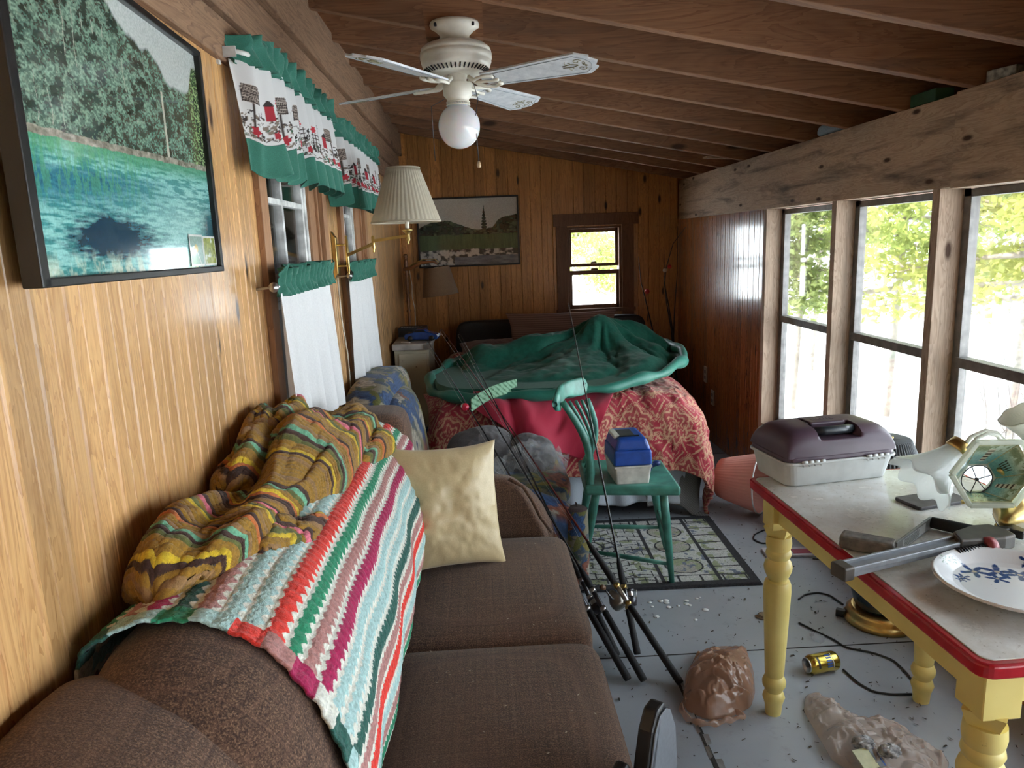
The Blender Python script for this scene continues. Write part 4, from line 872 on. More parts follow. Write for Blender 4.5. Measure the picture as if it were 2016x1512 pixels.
# river picture on the far wall
def river(u,v):
    n=lambda a,b,s,o=5: fbm(u*a,v*b,s,o)
    c=mixc((.48,.44,.37),(.58,.54,.46),v)
    hill=.60+.06*np.sin(u*7)+.10*(n(7,5,1)-.5)+.12*sstep(.72,.85,u); spr=(np.abs(u-.66)<.030*np.clip((.90-v)/.3,0,1)*(.5+.5*np.abs(np.sin(v*70))))&(v<.90)
    m_=(v<hill)|spr; c=np.where(m_[...,None],mixc((.012,.018,.012),(.075,.10,.06),sstep(.42,.72,n(30,34,2))),c)
    rd=v<.46+.03*(n(14,3,3)-.5); c=np.where(rd[...,None],mixc((.02,.045,.02),(.09,.15,.06),(n(70,7,4))),c)
    rk=v<.24+.05*(n(10,3,5)-.5); vor=n(26,22,6,3); c=np.where(rk[...,None],mixc((.03,.028,.025),(.52,.48,.43),sstep(.38,.60,vor)),c)
    wt=(v<.10+.05*u*n(8,3,7)+.02); c=np.where((wt&(u>.35))[...,None],mixc((.04,.05,.07),(.22,.24,.28),n(14,50,8)),c)
    return c
a=aty(828,526,YF-.01); b=aty(1022,518,YF-.01); c_=aty(1018,386,YF-.01)
rt=thing('framed_picture','dark-framed river rocks photograph on the far wall behind the lamps','picture',((a[0]+b[0])/2,YF,a[2]))
hz=c_[2]-b[2]
def fp(u,v,o): return np.stack([a[0]+(b[0]-a[0])*u, YF-.004-o+0*u, a[2]*(1-u)+b[2]*u+hz*v],-1)
for (ua,ub,va,vb) in ((-.01,1.01,-.018,.008),(-.01,1.01,.992,1.018),(-.012,.006,-.018,1.018),(.994,1.012,-.018,1.018)):
    V=[fp(np.array(p),np.array(q),o_) for o_ in (0,.022) for p,q in ((ua,va),(ub,va),(ub,vb),(ua,vb))]
    B().add(V,[(0,1,2,3),(7,6,5,4),(0,4,5,1),(1,5,6,2),(2,6,7,3),(3,7,4,0)]).out('frame',FRM,rt,smooth=False)
u=np.linspace(0,1,300); v=np.linspace(0,1,200); U,V=np.meshgrid(u,v,indexing='ij'); P=fp(U,V,.012)
grid('print',P[::-1],ART,rt,col=river(U,V)[::-1])
# ================================================================ CURTAINS
def printed(U,V,L):   # U metres along, V 0..1 up the white panel
    c=np.broadcast_to(np.array((.74,.73,.72)),U.shape+(3,)).copy(); 
    ink=np.array((.035,.025,.022)); red=np.array((.45,.03,.045)); grn=np.array((.03,.13,.07)); z=V*.24
    sc=np.abs(z-.012-.008*np.abs(np.sin(U*PI/.03)))<.0018; c[sc]=ink*3
    n1=fbm(U*90,z*90,3); veg=(n1>.60)&(z<.085)&(z>.012); c[veg]=np.array((.24,.19,.15)); veg=(fbm(U*120,z*120,9)>.66)&(z<.10)&(z>.015); c[veg]=ink*1.5
    veg=(fbm(U*80,z*80,19)>.70)&(z<.07)&(z>.015); c[veg]=grn
    per=.21; k=np.floor(U/per); x=U-(k+.5)*per
    # bird house on a pole
    hx=x+.055; body=(np.abs(hx)<.030)&(z>.118)&(z<.150); roof=(z>=.150)&(z<.172)&(np.abs(hx)<.036-(z-.150)*.35); pole=(np.abs(hx)<.0035)&(z<.118)&(z>.03)
    ln=(np.sin(z*1300)>.2)|(np.sin(hx*900+z*300)>.6); c[(body|roof)&ln]=ink*1.6; c[(body|roof)&~ln]=np.array((.50,.42,.36)); c[pole]=ink*2; out=(np.abs(np.abs(hx)-.030)<.0015)&(z>.118)&(z<.15); c[out]=ink
    # red house, rooster, stones
    hx=x-.010; b2=(np.abs(hx)<.016)&(z>.075)&(z<.120); c[b2]=red*.9; r2=(z>=.12)&(z<.138)&(np.abs(hx)<.020-(z-.12)*.9); c[r2]=ink*1.3
    ro=np.hypot(x-.050,(z-.128))<.012*(1+.25*np.cos(np.arctan2(z-.128,x-.05)*6)); c[ro]=red*1.3
    st=(np.abs(x-.058)<.022)&(z>.04)&(z<.115)&((np.sin(x*480)>.75)|(np.sin(z*420)>.75)); c[st]=ink*2
    for fx,fz,s_ in ((-.05,.035,.014),(.02,.030,.011),(.085,.032,.012)):
        f=np.hypot(x-fx,z-fz)<s_*(1+.2*np.cos(np.arctan2(z-fz,x-fx)*5)); c[f]=red
    for fx,fz in ((.035,.055),(.075,.075),(.09,.10),(-.09,.06)):
        f=np.hypot((x-fx)*.6,z-fz)<.0055; c[f]=ink; f=np.hypot((x-fx-.006),(z-fz-.008))<.004; c[f]=ink
    return c
CPRINT=None
m=N('printed_curtain_cotton'); at_=m.n('ShaderNodeAttribute',attribute_name='Col').outputs['Color']; m.col(at_); m.p(Roughness=.9); tl=m.n('ShaderNodeBsdfTranslucent'); m.l(at_,tl.inputs[0]); mx=m.n('ShaderNodeMixShader'); mx.inputs[0].default_value=.25; m.l(m.b.outputs[0],mx.inputs[1]); m.l(tl.outputs[0],mx.inputs[2]); m.l(mx.outputs[0],m.o.inputs[0]); CPRINT=m.m
def folds(U,V,seed,fr=16,amp=.020): return amp*1.35*(np.sin(U*fr*2*PI/1.0+1.4*np.sin(U*5+seed)+.6*V)*.7+.6*(fbm(U*9,V*.8,seed)-.5)*2)
def valance(y0,y1,label,seed,ztop):
    t=thing('valance',label,'curtain',(XL,y0,ztop-.4),'green and white birdhouse valances')
    xo=XL+.085; n=360; u=np.linspace(0,1,n); Ly=(y1-y0)
    def rows(z0,z1,m,ruf=0,dz=0.0,flare=1.0):
        v=np.linspace(0,1,m); U,V=np.meshgrid(u,v,indexing='ij'); z=z0+(z1-z0)*V; dep=(ztop-z)/.34
        ret=sstep(.055,.0,U)                # the return to the wall at the near end
        f=folds(U*Ly,dep,seed,9,.024)*(.35+.8*dep)
        x=xo+f-ret*.07+.02*dep; y=y0+Ly*U+ .010*np.cos(U*60)*dep
        y=y+ret*.0
        return U,V,x,y,z+.010*dep*np.sin(U*Ly*56+seed)*flare
    # header ruffle
    U,V,x,y,z=rows(ztop-.055,ztop+.018,20); r=(.006+.010*np.abs(V-.45)*2)*np.sin(U*Ly*110+9*fbm(U*14,V*1,seed)+V*2); x=x+r+.008; z=z+.010*(fbm(U*30,V*0,seed)-.3)*2*V
    grid('ruffle_header',np.stack([x,y,z],-1),GREENF,t,thick=.002)
    U,V,x,y,z=rows(ztop-.245,ztop-.045,120); grid('printed_panel',np.stack([x,y,z],-1),CPRINT,t,col=printed(U*Ly*1.35,V,Ly))
    U,V,x,y,z=rows(ztop-.325,ztop-.242,24); grid('hem_band',np.stack([x+.001,y,z],-1),GREENF,t,thick=.0015)
    B().tube([(XL+.005,y0-.005,ztop-.03),(xo-.035,y0-.005,ztop-.03),(xo-.02,y0+.02,ztop-.03),(xo-.02,y1-.02,ztop-.03),(XL+.005,y1,ztop-.03)],.006,8).out('rod',plain('white_rod',(.6,.6,.56),.4),t)
    B().box((XL,y0-.022,ztop-.06),(XL+.006,y0-.006,ztop)).box((XL,y0-.022,ztop-.045),(XL+.05,y0-.018,ztop-.02)).out('bracket',plain('white_bracket',(.6,.6,.57),.4),t,smooth=False)
def cafe(y0,y1,zt2,zb,label,seed,tap=0.0):
    t=thing('cafe_curtain',label,'curtain',(XL,y0,zb),'white lower window curtains')
    xo=XL+.055; n=300; u=np.linspace(0,1,n); Ly=y1-y0; v=np.linspace(0,1,90); U,V=np.meshgrid(u,v,indexing='ij'); dep=1-V
    x=xo+folds(U*Ly,dep*.3,seed,7,.026)*(.45+.55*dep)+.008*dep; y=y0+Ly*U*(1+tap*dep)+.012*np.sin(U*34+seed)*dep*.6+.01*dep
    z=zb+(zt2-.045-zb)*V
    grid('curtain_panel',np.stack([x,y,z],-1),WHITEF,t)
    v=np.linspace(0,1,22); U,V=np.meshgrid(u,v,indexing='ij'); r=(.007+.012*np.abs(V-.42)*2)*np.sin(U*Ly*110+9*fbm(U*14,V*1.5,seed)+V*1.5)
    grid('ruffle_header',np.stack([xo+.012+r,y0+Ly*U,zt2-.055+.085*V+.006*np.sin(U*Ly*80)*V],-1),GREENF,t,thick=.002)
    B().tube([(xo,y0-.03,zt2-.025),(xo,y1+.03,zt2-.025)],.006,10).out('rod',STEEL,t)
    for yy in (y0-.035,y1+.035): B().sell((xo,yy,zt2-.025),(.014,.016,.014),(1,1),20,12).tube([(XL,yy+(.02 if yy<y0 else -.02),zt2-.03),(xo,yy+(.02 if yy<y0 else -.02),zt2-.025)],.004,6).out('finial',STEEL,t)
valance(2.00,3.00,'green-trimmed white valance with birdhouse print, over the nearer left window',1.0,2.025)
valance(3.14,4.28,'green-trimmed white valance with birdhouse print, over the farther left window',4.0,2.005)
cafe(2.13,2.86,1.425,.90,'white cafe curtain with green ruffle on the nearer left window',2.0,.13)
cafe(3.36,4.02,1.405,.82,'white cafe curtain with green ruffle on the farther left window, beside the brass lamp cord',5.0,.05)
# ================================================================ SWING ARM WALL LAMP
yl=3.27
sl=thing('swing_arm_lamp','brass swing-arm wall lamp with pleated cream shade between the left windows','wall lamp',(XL,yl,1.40))
b=B(); pf=[(-.095,0),(-.075,.016),(-.065,.022),(.065,.022),(.075,.016),(.095,0)]
b.add([(XL+d_,yl+s_*.022,1.47+h_) for s_ in (-1,1) for h_,d_ in [(-.105,.002),(-.085,.012),(-.078,.02),(.078,.02),(.085,.012),(.105,.002)]],[(0,1,2,3,4,5),(11,10,9,8,7,6)]+[(i,i+6,(i+1)%6+6,(i+1)%6) for i in range(6)])
b.out('back_plate',BRASS,sl,smooth=False,bevel=.002)
jx=XL+.062
b=B().lathe([(.001,-.085),(.006,-.08),(.003,-.072),(.007,-.066),(.007,.066),(.003,.072),(.006,.08),(.001,.086)],(jx,yl,1.47),n=16)
for dz in (-.045,.045): b.tube([(XL+.02,yl,1.47+dz),(jx,yl,1.47+dz)],.005,8)
b.out('pivot_post',BRASS,sl)
p1=aty(735,480,yl); p2=aty(803,468,yl)
B().bar((jx,yl-.004,1.47),(p1[0],yl-.004,p1[2]),.008,.014).out('arm',BRASS,sl,smooth=False,bevel=.002)
B().bar((p1[0],yl-.004,p1[2]+.012),(p2[0],yl-.004,p2[2]+.008),.008,.014).out('arm',BRASS,sl,smooth=False,bevel=.002)
B().lathe([(.001,-.04),(.005,-.034),(.003,-.028),(.007,-.02),(.007,.03),(.001,.036)],(p1[0],yl,p1[2]),n=14).out('elbow_joint',BRASS,sl)
B().lathe([(.001,-.03),(.006,-.026),(.003,-.018),(.010,-.01),(.008,.015),(.022,.03),(.026,.034),(.010,.036),(.010,.04)],(p2[0],yl,p2[2]),n=20).out('socket_cup',BRASS,sl)
B().lathe([(.0095,.03),(.0095,.085),(.001,.086)],(p2[0],yl,p2[2]),n=16).out('candle_sleeve',plain('ivory_sleeve',(.72,.68,.58),.5),sl)
sc=p2+np.array([-.003,0,0]); zb2=aty(800,437,yl)[2]; zt3=aty(800,331,yl)[2]; rB=(aty(868,436,yl)[0]-aty(733,441,yl)[0])/2; rT=(aty(829,332,yl)[0]-aty(765,334,yl)[0])/2
pl=lambda a,i: 1+.018*(abs(((a*44/(2*PI))%1)*2-1)-.5)
prof=[(rT+(rB-rT)*k/10,zt3+(zb2-zt3)*k/10) for k in range(11)]; SH=transl('cream_pleated_shade',(.74,.68,.55),.45)
b=B().lathe([(r,z-zb2) for r,z in prof],(sc[0],yl,zb2),n=352,mod=pl,cap=False); b.out('lamp_shade',SH,sl,thick=.0015)
for r,z in ((rB,0),(rT,zt3-zb2)):
    a=np.linspace(0,2*PI,80); B().tube(np.stack([sc[0]+r*1.006*np.cos(a),yl+r*1.006*np.sin(a),np.full(80,zb2+z)],1),.004,8,False).out('shade_rim',SH,sl)
WC=plain('white_lamp_cord',(.62,.58,.48),.5)
B().tube([(XL+.012,yl,1.375),(XL+.012,yl+.01,1.2),(XL+.012,yl+.09,1.02),(XL+.012,yl+.10,.86),(XL+.012,yl+.04,.72),(XL+.02,yl+.05,.5)],.0035,8).out('cord',WC,sl)
# ================================================================ CEILING FAN
yf=2.50; fx=aty(897,100,yf)[0]; fz=lambda py:aty(897,py,yf)[2]
fan=thing('ceiling_fan','cream ceiling fan with four patterned blades and round glass light','ceiling fan',(fx,yf,fz(55)))
B().add([(fx-.09,yf-.02,fz(75)),(fx+.09,yf-.02,fz(78)),(fx+.09,yf+.10,fz(78)),(fx-.09,yf+.10,fz(75)),(fx-.11,yf-.02,2.40),(fx+.09,yf-.02,2.40),(fx+.09,yf+.10,2.40),(fx-.11,yf+.10,2.40)],[(0,3,2,1),(4,5,6,7),(0,1,5,4),(1,2,6,5),(2,3,7,6),(3,0,4,7)]).out('mounting_block',RAFT,fan,smooth=False)
S=lambda px: px/1442*yf*1.0/0.985
B().lathe([(.001,fz(44)),(S(44),fz(46)),(S(46),fz(52)),(S(45),fz(60)),(S(36),fz(66)),(S(29),fz(74)),(S(25),fz(84)),(.001,fz(84))],(fx,yf,0),n=40).out('canopy',CREAMP,fan)
for sx in (-1,1): B().sell((fx+sx*.058,yf-.055,fz(57)),(.005,.004,.006)).out('screw',BLACK,fan)
B().lathe([(.001,fz(82)),(S(28),fz(83)),(S(54),fz(90)),(S(62),fz(97)),(S(64),fz(104)),(S(62),fz(106)),(S(65),fz(108)),(S(65),fz(118)),(S(63),fz(120)),(S(64),fz(124)),(S(60),fz(136)),(S(46),fz(146)),(S(30),fz(148)),(.001,fz(148))],(fx,yf,0),n=64).out('motor_housing',CREAMP,fan)
b=B()
for k in range(44):
    a=2*PI*k/44; d=np.array([math.cos(a),math.sin(a)]); r0,r1=S(50),S(59); z0,z1=fz(144.5),fz(137.5); p=np.array([fx+d[0]*r0,yf+d[1]*r0,z0]); q=np.array([fx+d[0]*r1,yf+d[1]*r1,z1]); b.bar(p,q,.0035,.003)
b.out('vent_slots',BLACK,fan,smooth=False)
B().lathe([(S(18),fz(140)),(S(17),fz(160)),(S(19),fz(163)),(S(26),fz(166)),(S(26),fz(188)),(S(22),fz(193)),(S(20),fz(197)),(S(20),fz(203)),(.001,fz(203))],(fx,yf,0),n=36,cap=False).out('light_fitter',CREAMP,fan)
b=B()
for k in range(26):
    a=2*PI*k/26; b.tube([(fx+S(20.5)*math.cos(a),yf+S(20.5)*math.sin(a),fz(203)),(fx+S(20.5)*math.cos(a+.2),yf+S(20.5)*math.sin(a+.2),fz(207))],.0016,5)
b.tube([(fx+S(21)*math.cos(a),yf+S(21)*math.sin(a),fz(202)) for a in np.linspace(0,2*PI,40)],.002,6,False); b.tube([(fx+S(21)*math.cos(a),yf+S(21)*math.sin(a),fz(208)) for a in np.linspace(0,2*PI,40)],.002,6,False)
b.out('rope_trim',CREAMP,fan)
rG=S(38.5); zg=fz(249); m=N('opal_glass'); m.col((.80,.82,.84)); m.p(Roughness=.08,Subsurface_Weight=.4,Coat_Weight=.5); OPAL=m.m
pr=[(S(19),fz(204))]+[(rG*math.sin(a),zg+rG*1.04*math.cos(a)) for a in np.linspace(.52,PI,28)]; pr[-1]=(.001,pr[-1][1])
B().lathe(pr,(fx,yf,0),n=48,cap=False).out('glass_globe',OPAL,fan)
# blades: root radius and tip from the hub, four at right angles
BLADE=N('weathered_white_blade'); oo=BLADE.obj(); BLADE.col(BLADE.ramp(BLADE.noise(oo,30,5,.7),[(.35,(.50,.52,.54)),(.65,(.72,.73,.74))])); BLADE.p(Roughness=.45); BLADE=BLADE.m
GOLD=plain('gold_scroll_paint',(.24,.22,.12),.5); BLU=plain('blue_line_paint',(.22,.27,.30),.5)
zbld=fz(166)-0.0
def blade(ang,pitch=-.21):
    Rm=rotz(ang)@rotx(pitch); T=np.array([fx,yf,zbld])
    r0,r1,w0,w1=.115,.478,.048,.068
    pts=[(r0,-w0),(r0-.02,0),(r0,w0),(r1-.035,w1),(r1,w1*.55),(r1-.006,w1*.40),(r1+.012,0),(r1-.006,-w1*.40),(r1,-w1*.55),(r1-.035,-w1)]
    t=B().at(T,Rm); t.prism(pts,-.003,.003,'z'); o=t.out('blade',BLADE,fan,smooth=False,bevel=.001)
    def line(p,r,mt,nm):
        q=np.array([(a,b_,-.0038) for a,b_ in p]); B().at(T,Rm).tube(q,r,5).out(nm,mt,o)
    line([(r0+.02,-w0+.012),(r1-.045,-w1+.012),(r1-.018,-w1*.45),(r1-.008,0),(r1-.018,w1*.45),(r1-.045,w1-.012),(r0+.02,w0-.012),(r0+.02,-w0+.012)],.0007,BLU,'painted_line')
    class _S:
        def tube(self,q,r,n): B().at(T,Rm).tube(q,r,n).out('scroll_ornament',GOLD,o)
    b2=_S()
    def spiral(cx,cy,R_,turn,a0,mir):
        a=np.linspace(0,turn,30); rr=R_*(1-a/turn*.8); return np.array([(cx+rr_*math.cos(a0+aa),mir*(cy+rr_*math.sin(a0+aa)),-.0038) for rr_,aa in zip(rr,a)])
    for mir in (-1,1):
        b2.tube(spiral(r1-.045,.022,.014,7,0,mir),.0012,5); b2.tube(spiral(r1-.075,.016,.012,6,2,mir),.0010,5); b2.tube(spiral(r1-.030,.010,.009,5,4,mir),.0010,5); b2.tube(spiral(r0+.035,.018,.009,6,1,mir),.0008,5)
        b2.tube([(r1-.10,mir*.004,-.0038),(r1-.07,mir*.010,-.0038),(r1-.05,mir*.002,-.0038)],.0014,5)
    b=B().at(T,Rm)
    for mir in (-1,1): b.tube([(.05,mir*.010,.012),(.075,mir*.016,-.004),(.095,mir*.034,-.008),(.125,mir*.040,-.008),(.150,mir*.030,-.007),(.145,mir*.018,-.007)],[.007,.006,.005,.005,.006,.004],8)
    b.tube([(.045,0,.012),(.075,0,-.004),(.13,0,-.008),(.155,0,-.007)],[.007,.005,.004,.006],8); b.out('blade_bracket',CREAMP,fan)
A0=math.radians(-33)
for k in range(4): blade(A0+k*PI/2)
b=B()
cx1=aty(851,240,yf-.05)
b.tube([(fx-.042,yf-.045,fz(200)),(cx1[0],yf-.06,fz(215)),(cx1[0]+.003,yf-.06,fz(320))],.0013,5).out('pull_chain',DKMET,fan)
b=B(); q=aty(943,322,yf-.03); b.tube([(fx+.052,yf-.03,fz(168)),(fx+.064,yf-.03,fz(200)),(q[0]-.006,yf-.03,fz(240)),(q[0],yf-.03,q[2])],.0013,5).out('pull_chain',DKMET,fan)
B().lathe([(.001,.008),(.004,.006),(.007,-.004),(.006,-.012),(.001,-.014)],tuple(q),n=14).out('pull_knob',plain('pale_wood',(.55,.38,.22),.4),fan)
# things tucked on top of the right beam
def onbeam(p,nm,label,cat,sz,mat,rz=0,**k):
    q=atx(*p,XR+.02); o=B().at((XR+.05,q[1],BZ1),rotz(rz)).box((-sz[0]/2,-sz[1]/2,.004),(sz[0]/2,sz[1]/2,sz[2])).out(nm,mat,bevel=.004,smooth=False); return tag(o,label,cat)
q=atx(1665,242,XR+.03)
o=B().sell((XR+.045,3.55,BZ1+.026),(.045,.13,.026),(.5,.6),50,20,fn=lambda P:P*(1+.12*np.sin(P[...,[1]]*45))).out('folded_cap',fabric('pale_blue_cloth',(.20,.28,.36),(.30,.38,.46),200)); tag(o,'crumpled pale blue cloth tucked on the beam under the rafters','cloth')
onbeam((1818,205),'green_box','small dark green box tucked on the beam between two rafters','box',(.07,.16,.05),plain('dark_green_card',(.03,.10,.05),.6))
onbeam((1965,150),'paper_wad','black and white paper scrap on the beam at the upper right','paper',(.06,.10,.045),plain('printed_paper',(.45,.45,.42),.7,0,.4,40),.3)
a=aty(1385,305,4.75); o=B().bar((a[0]-.0,4.72,BZ1+.035),(XR+.1,4.80,BZ1+.03),.05,.012).out('wood_slat',plain('pale_wood_slat',(.38,.25,.15),.7),smooth=False); tag(o,'loose pale wooden slat resting on the beam toward the far corner','slat')
# ================================================================ RUG
def ruginfo(x,y):   # metres inside rug
    c=mixc((.36,.37,.35),(.50,.50,.48),fbm(x*60,y*60,2)); dk=np.array((.022,.022,.026)); w_=W_RUG; h_=H_RUG
    bx=(x<.045)|(x>w_-.045)|(y<.045)|(y>h_-.045)
    def ln(v,p,t=.009): return np.abs(((v/p)%1)-.5)*p>(p/2-t/2)
    m_=np.abs(x-(w_-.17))<.009; m_|=np.abs(x-(w_-.42))<.009; m_|=(x>w_-.17)&ln(y,.09); m_|=np.abs(y-.10)<.004; m_|=np.abs(y-(h_-.10))<.004
    m_|=((y<.10)|(y>h_-.10))&ln(x,.10)
    cx,cy=w_-.30,h_*.5
    for k,(ex,ey) in enumerate(((w_-.295,.20),(w_-.295,.42),(w_-.295,.60))):
        e=np.hypot((x-ex)/.085,(y-ey)/.075); m_|=np.abs(e-1)<.05; g=(e<1); c=np.where(g[...,None],mixc((.36,.31,.31),(.27,.30,.20),fbm(x*30,y*30,5+k)),c)
    L=x<w_-.42; m_|=L&ln(y+.02*np.sin(x*20),.055,.007); m_|=L&ln(x+.5*.08*(np.floor(y/.055)%2),.085,.007)
    e=np.hypot((x-.26)/.22,(y-h_*.55)/.14); 
    for r in (1,.72): m_|=np.abs(e-r)<.028
    a=np.arctan2(y-h_*.55,x-.26); m_|=(e<1)&(np.abs(np.sin(a*5))<.06/np.maximum(e,.1))
    gr=fbm(x*22,y*22,8)>.60; c=np.where((gr&~m_)[...,None],np.array((.25,.28,.17)),c); gr=fbm(x*30,y*30,14)>.70; c=np.where((gr&~m_)[...,None],np.array((.13,.15,.20)),c)
    c=np.where((m_|bx)[...,None],dk*(.7+.9*fbm(x*120,y*120,7))[...,None],c)
    return c*(.75+.5*vnoise(x*400,y*400,1))[...,None]
rc=[atz(1503,1147,.012),atz(1428,1028,.012)]; W_RUG,H_RUG=1.05,.80
u=np.linspace(0,1,420); v=np.linspace(0,1,320); U,V=np.meshgrid(u,v,indexing='ij'); p0=rc[0]; d_=np.array([.02,1,0.]); e_=np.array([-1,.02,0.])
X=p0[0]+(1-U)*W_RUG*e_[0]+V*H_RUG*d_[0]; Y=p0[1]+(1-U)*W_RUG*e_[1]+V*H_RUG*d_[1]
ed=np.minimum(np.minimum(U,1-U)*W_RUG,np.minimum(V,1-V)*H_RUG); Z=.002+.010*np.clip(ed/.006,0,1)+.0015*vnoise(U*300,V*300,3)
o=grid('area_rug',np.stack([X,Y,Z],-1),vcol('rug_pile',.95,.6,300),col=ruginfo(U*W_RUG,V*H_RUG)); tag(o,'dark-bordered stained-glass patterned rug under the green chair','rug')
# ================================================================ GREEN CHAIR
gc=thing('dining_chair','green painted wooden spindle-back chair on the rug, side on','chair',(.60,3.06,0))
sz=.475; c1,c2,c3,c4=np.array([.405,2.94]),np.array([.80,2.875]),np.array([.815,3.27]),np.array([.43,3.33])
n=16; u=np.linspace(0,1,n); U,V=np.meshgrid(u,u,indexing='ij')
def seatpt(a,b): 
    a=np.asarray(a)[...,None]; b=np.asarray(b)[...,None]; return (1-a)*(1-b)*c1+a*(1-b)*c2+a*b*c3+(1-a)*b*c4
XY=seatpt(U,V); dish=.014*np.clip(1-((U-.5)/.45)**2,0,1)*np.clip(1-((V-.5)/.45)**2,0,1)
top=np.concatenate([XY,(sz-dish)[...,None]],-1).reshape(-1,3); bot=np.concatenate([XY,np.full(U.shape+(1,),sz-.042)],-1).reshape(-1,3)
F=[(i*n+j,(i+1)*n+j,(i+1)*n+j+1,i*n+j+1) for i in range(n-1) for j in range(n-1)]; V_=np.vstack([top,bot]); F2=[tuple(n*n+i for i in f[::-1]) for f in F]
per=[(i,0) for i in range(n)]+[(n-1,j) for j in range(1,n)]+[(i,n-1) for i in range(n-2,-1,-1)]+[(0,j) for j in range(n-2,0,-1)]; idx=[i*n+j for i,j in per]
S_=[(idx[k],n*n+idx[k],n*n+idx[(k+1)%len(idx)],idx[(k+1)%len(idx)]) for k in range(len(idx))]
o=link('seat',V_,F+F2+S_,GREENP,gc,smooth=True,bevel=.012,flatang=50)
def p3(a,b,z): q=seatpt(a,b); return np.array([q[0],q[1],z])
legs={'nl':(p3(.14,.14,sz-.03),(.44,2.99,.012)),'nr':(p3(.84,.12,sz-.03),(.785,2.955,0.0)),'fr':(p3(.84,.86,sz-.03),(.845,3.30,.012)),'fl':(p3(.14,.86,sz-.03),(.43,3.37,.012))}
legs['nl']=(p3(.14,.14,sz-.03),tuple(atz(1150,1112,.012))); 
def lerp(a,b,t): return np.array(a)*(1-t)+np.array(b)*t
for k,(a,b) in legs.items():
    B().tube([a,lerp(a,b,.3),lerp(a,b,.6),b],[.017,.019,.017,.011],14).out('leg',GREENP,gc)
def st(k1,k2,t1,t2): B().tube([lerp(*legs[k1],t1),lerp(lerp(*legs[k1],t1),lerp(*legs[k2],t2),.5),lerp(*legs[k2],t2)],[.008,.011,.008],10).out('stretcher',GREENP,gc)
st('nl','nr',.80,.78); st('fl','fr',.72,.72); st('nr','fr',.5,.5); st('nl','fl',.5,.5)
cr=aty(1105,800,2.99); tN=aty(1108,792,2.965); tF=aty(1156,786,3.27)
def stile(base,tp,bow): 
    t=np.linspace(0,1,14); base=np.array(base); tp=np.array(tp); q=base+(tp-base)*t[:,None]; q[:,0]+=bow*np.sin(t*PI); return q
B().tube(stile(p3(.06,.10,sz-.02),tN,.045),np.linspace(.019,.013,14),12).out('back_post',GREENP,gc)
B().tube(stile(p3(.06,.90,sz-.02),tF,.045),np.linspace(.019,.013,14),12).out('back_post',GREENP,gc)
for k in (.30,.5,.70):
    B().tube(stile(p3(.05,k,sz-.02),tN*(1-(k-.1)/.8)+tF*(k-.1)/.8,.045),np.linspace(.009,.007,14),8).out('spindle',GREENP,gc)
# crest rail: a slab between the posts with rounded ears
t=np.linspace(-.12,1.12,40); low=.798+.0*t+.025*np.exp(-((t-.5)/.30)**2); hi=.878+.012*np.sin(np.clip((t+.12)/1.24,0,1)*PI); rnd=np.minimum(1,np.minimum(t+.12,1.12-t)/.16); rnd=np.sqrt(np.clip(1-(1-rnd)**2,0,1))
mid=(low+hi)/2-.018*0; hh=(hi-low)/2*(.25+.75*rnd); base=tN[None]*(1-t)[:,None]+tF[None]*t[:,None]; base[:,0]-=.028*np.sin(np.clip(t,0,1)*PI)
P=[]
for i in range(40):
    a=np.linspace(0,2*PI,16,endpoint=False); x=base[i,0]+.011*np.sign(np.cos(a))*np.abs(np.cos(a))**.5-.02; P.append(np.stack([x-.10*(mid[i]+hh[i]*np.sin(a)-.84),np.full(16,base[i,1]),mid[i]+hh[i]*np.sign(np.sin(a))*np.abs(np.sin(a))**.6],1))
P=np.array(P); P=np.concatenate([P,P[:,:1]],1); loft('crest_rail',P,GREENP,gc)
# blue and white tackle box on the chair
tb=thing('tackle_box','small blue and white tackle box standing on the green chair seat','tackle box',(.60,3.06,sz))
BLUE=plain('blue_box_plastic',(.018,.075,.36),.3); OFFW=plain('offwhite_plastic',(.62,.60,.55),.4)
R_=rotz(.03); T=np.array([.612,3.055,sz-.010])
def taper(b,w0,d0,w1,d1,z0,z1,T,R): 
    V=[(-w0,-d0,z0),(w0,-d0,z0),(w0,d0,z0),(-w0,d0,z0),(-w1,-d1,z1),(w1,-d1,z1),(w1,d1,z1),(-w1,d1,z1)]
    return b.at(T,R).add(V,[(0,3,2,1),(4,5,6,7),(0,1,5,4),(1,2,6,5),(2,3,7,6),(3,0,4,7)])
taper(B(),.070,.10,.079,.108,0,.085,T,R_).out('base',OFFW,tb,bevel=.008,smooth=False)
taper(B(),.081,.110,.082,.111,.076,.086,T,R_).out('rim',OFFW,tb,bevel=.003,smooth=False)
b=B(); taper(b,.082,.110,.080,.108,.087,.155,T,R_); b.out('lid',BLUE,tb,bevel=.010,smooth=False)
b=B(); taper(b,.079,.107,.060,.098,.150,.205,T,R_); b.out('lid_top',BLUE,tb,bevel=.014,smooth=False)
B().at(T,R_).box((-.055,-.055,.2055),(.02,.05,.2075)).out('handle_recess',plain('dark_recess',(.05,.05,.055),.6),tb,smooth=False,bevel=.001)
B().at(T,R_).box((-.072,-.058,.196),(-.046,.055,.211)).out('handle',OFFW,tb,bevel=.004,smooth=False)
B().at(T,R_).bar((-.05,-.062,.207),(.035,-.062,.207),.006,.006).out('slot',BLACK,tb,smooth=False)
B().at(T,R_).box((.078,-.02,.06),(.092,.02,.12)).out('latch',BLUE,tb,bevel=.003,smooth=False)
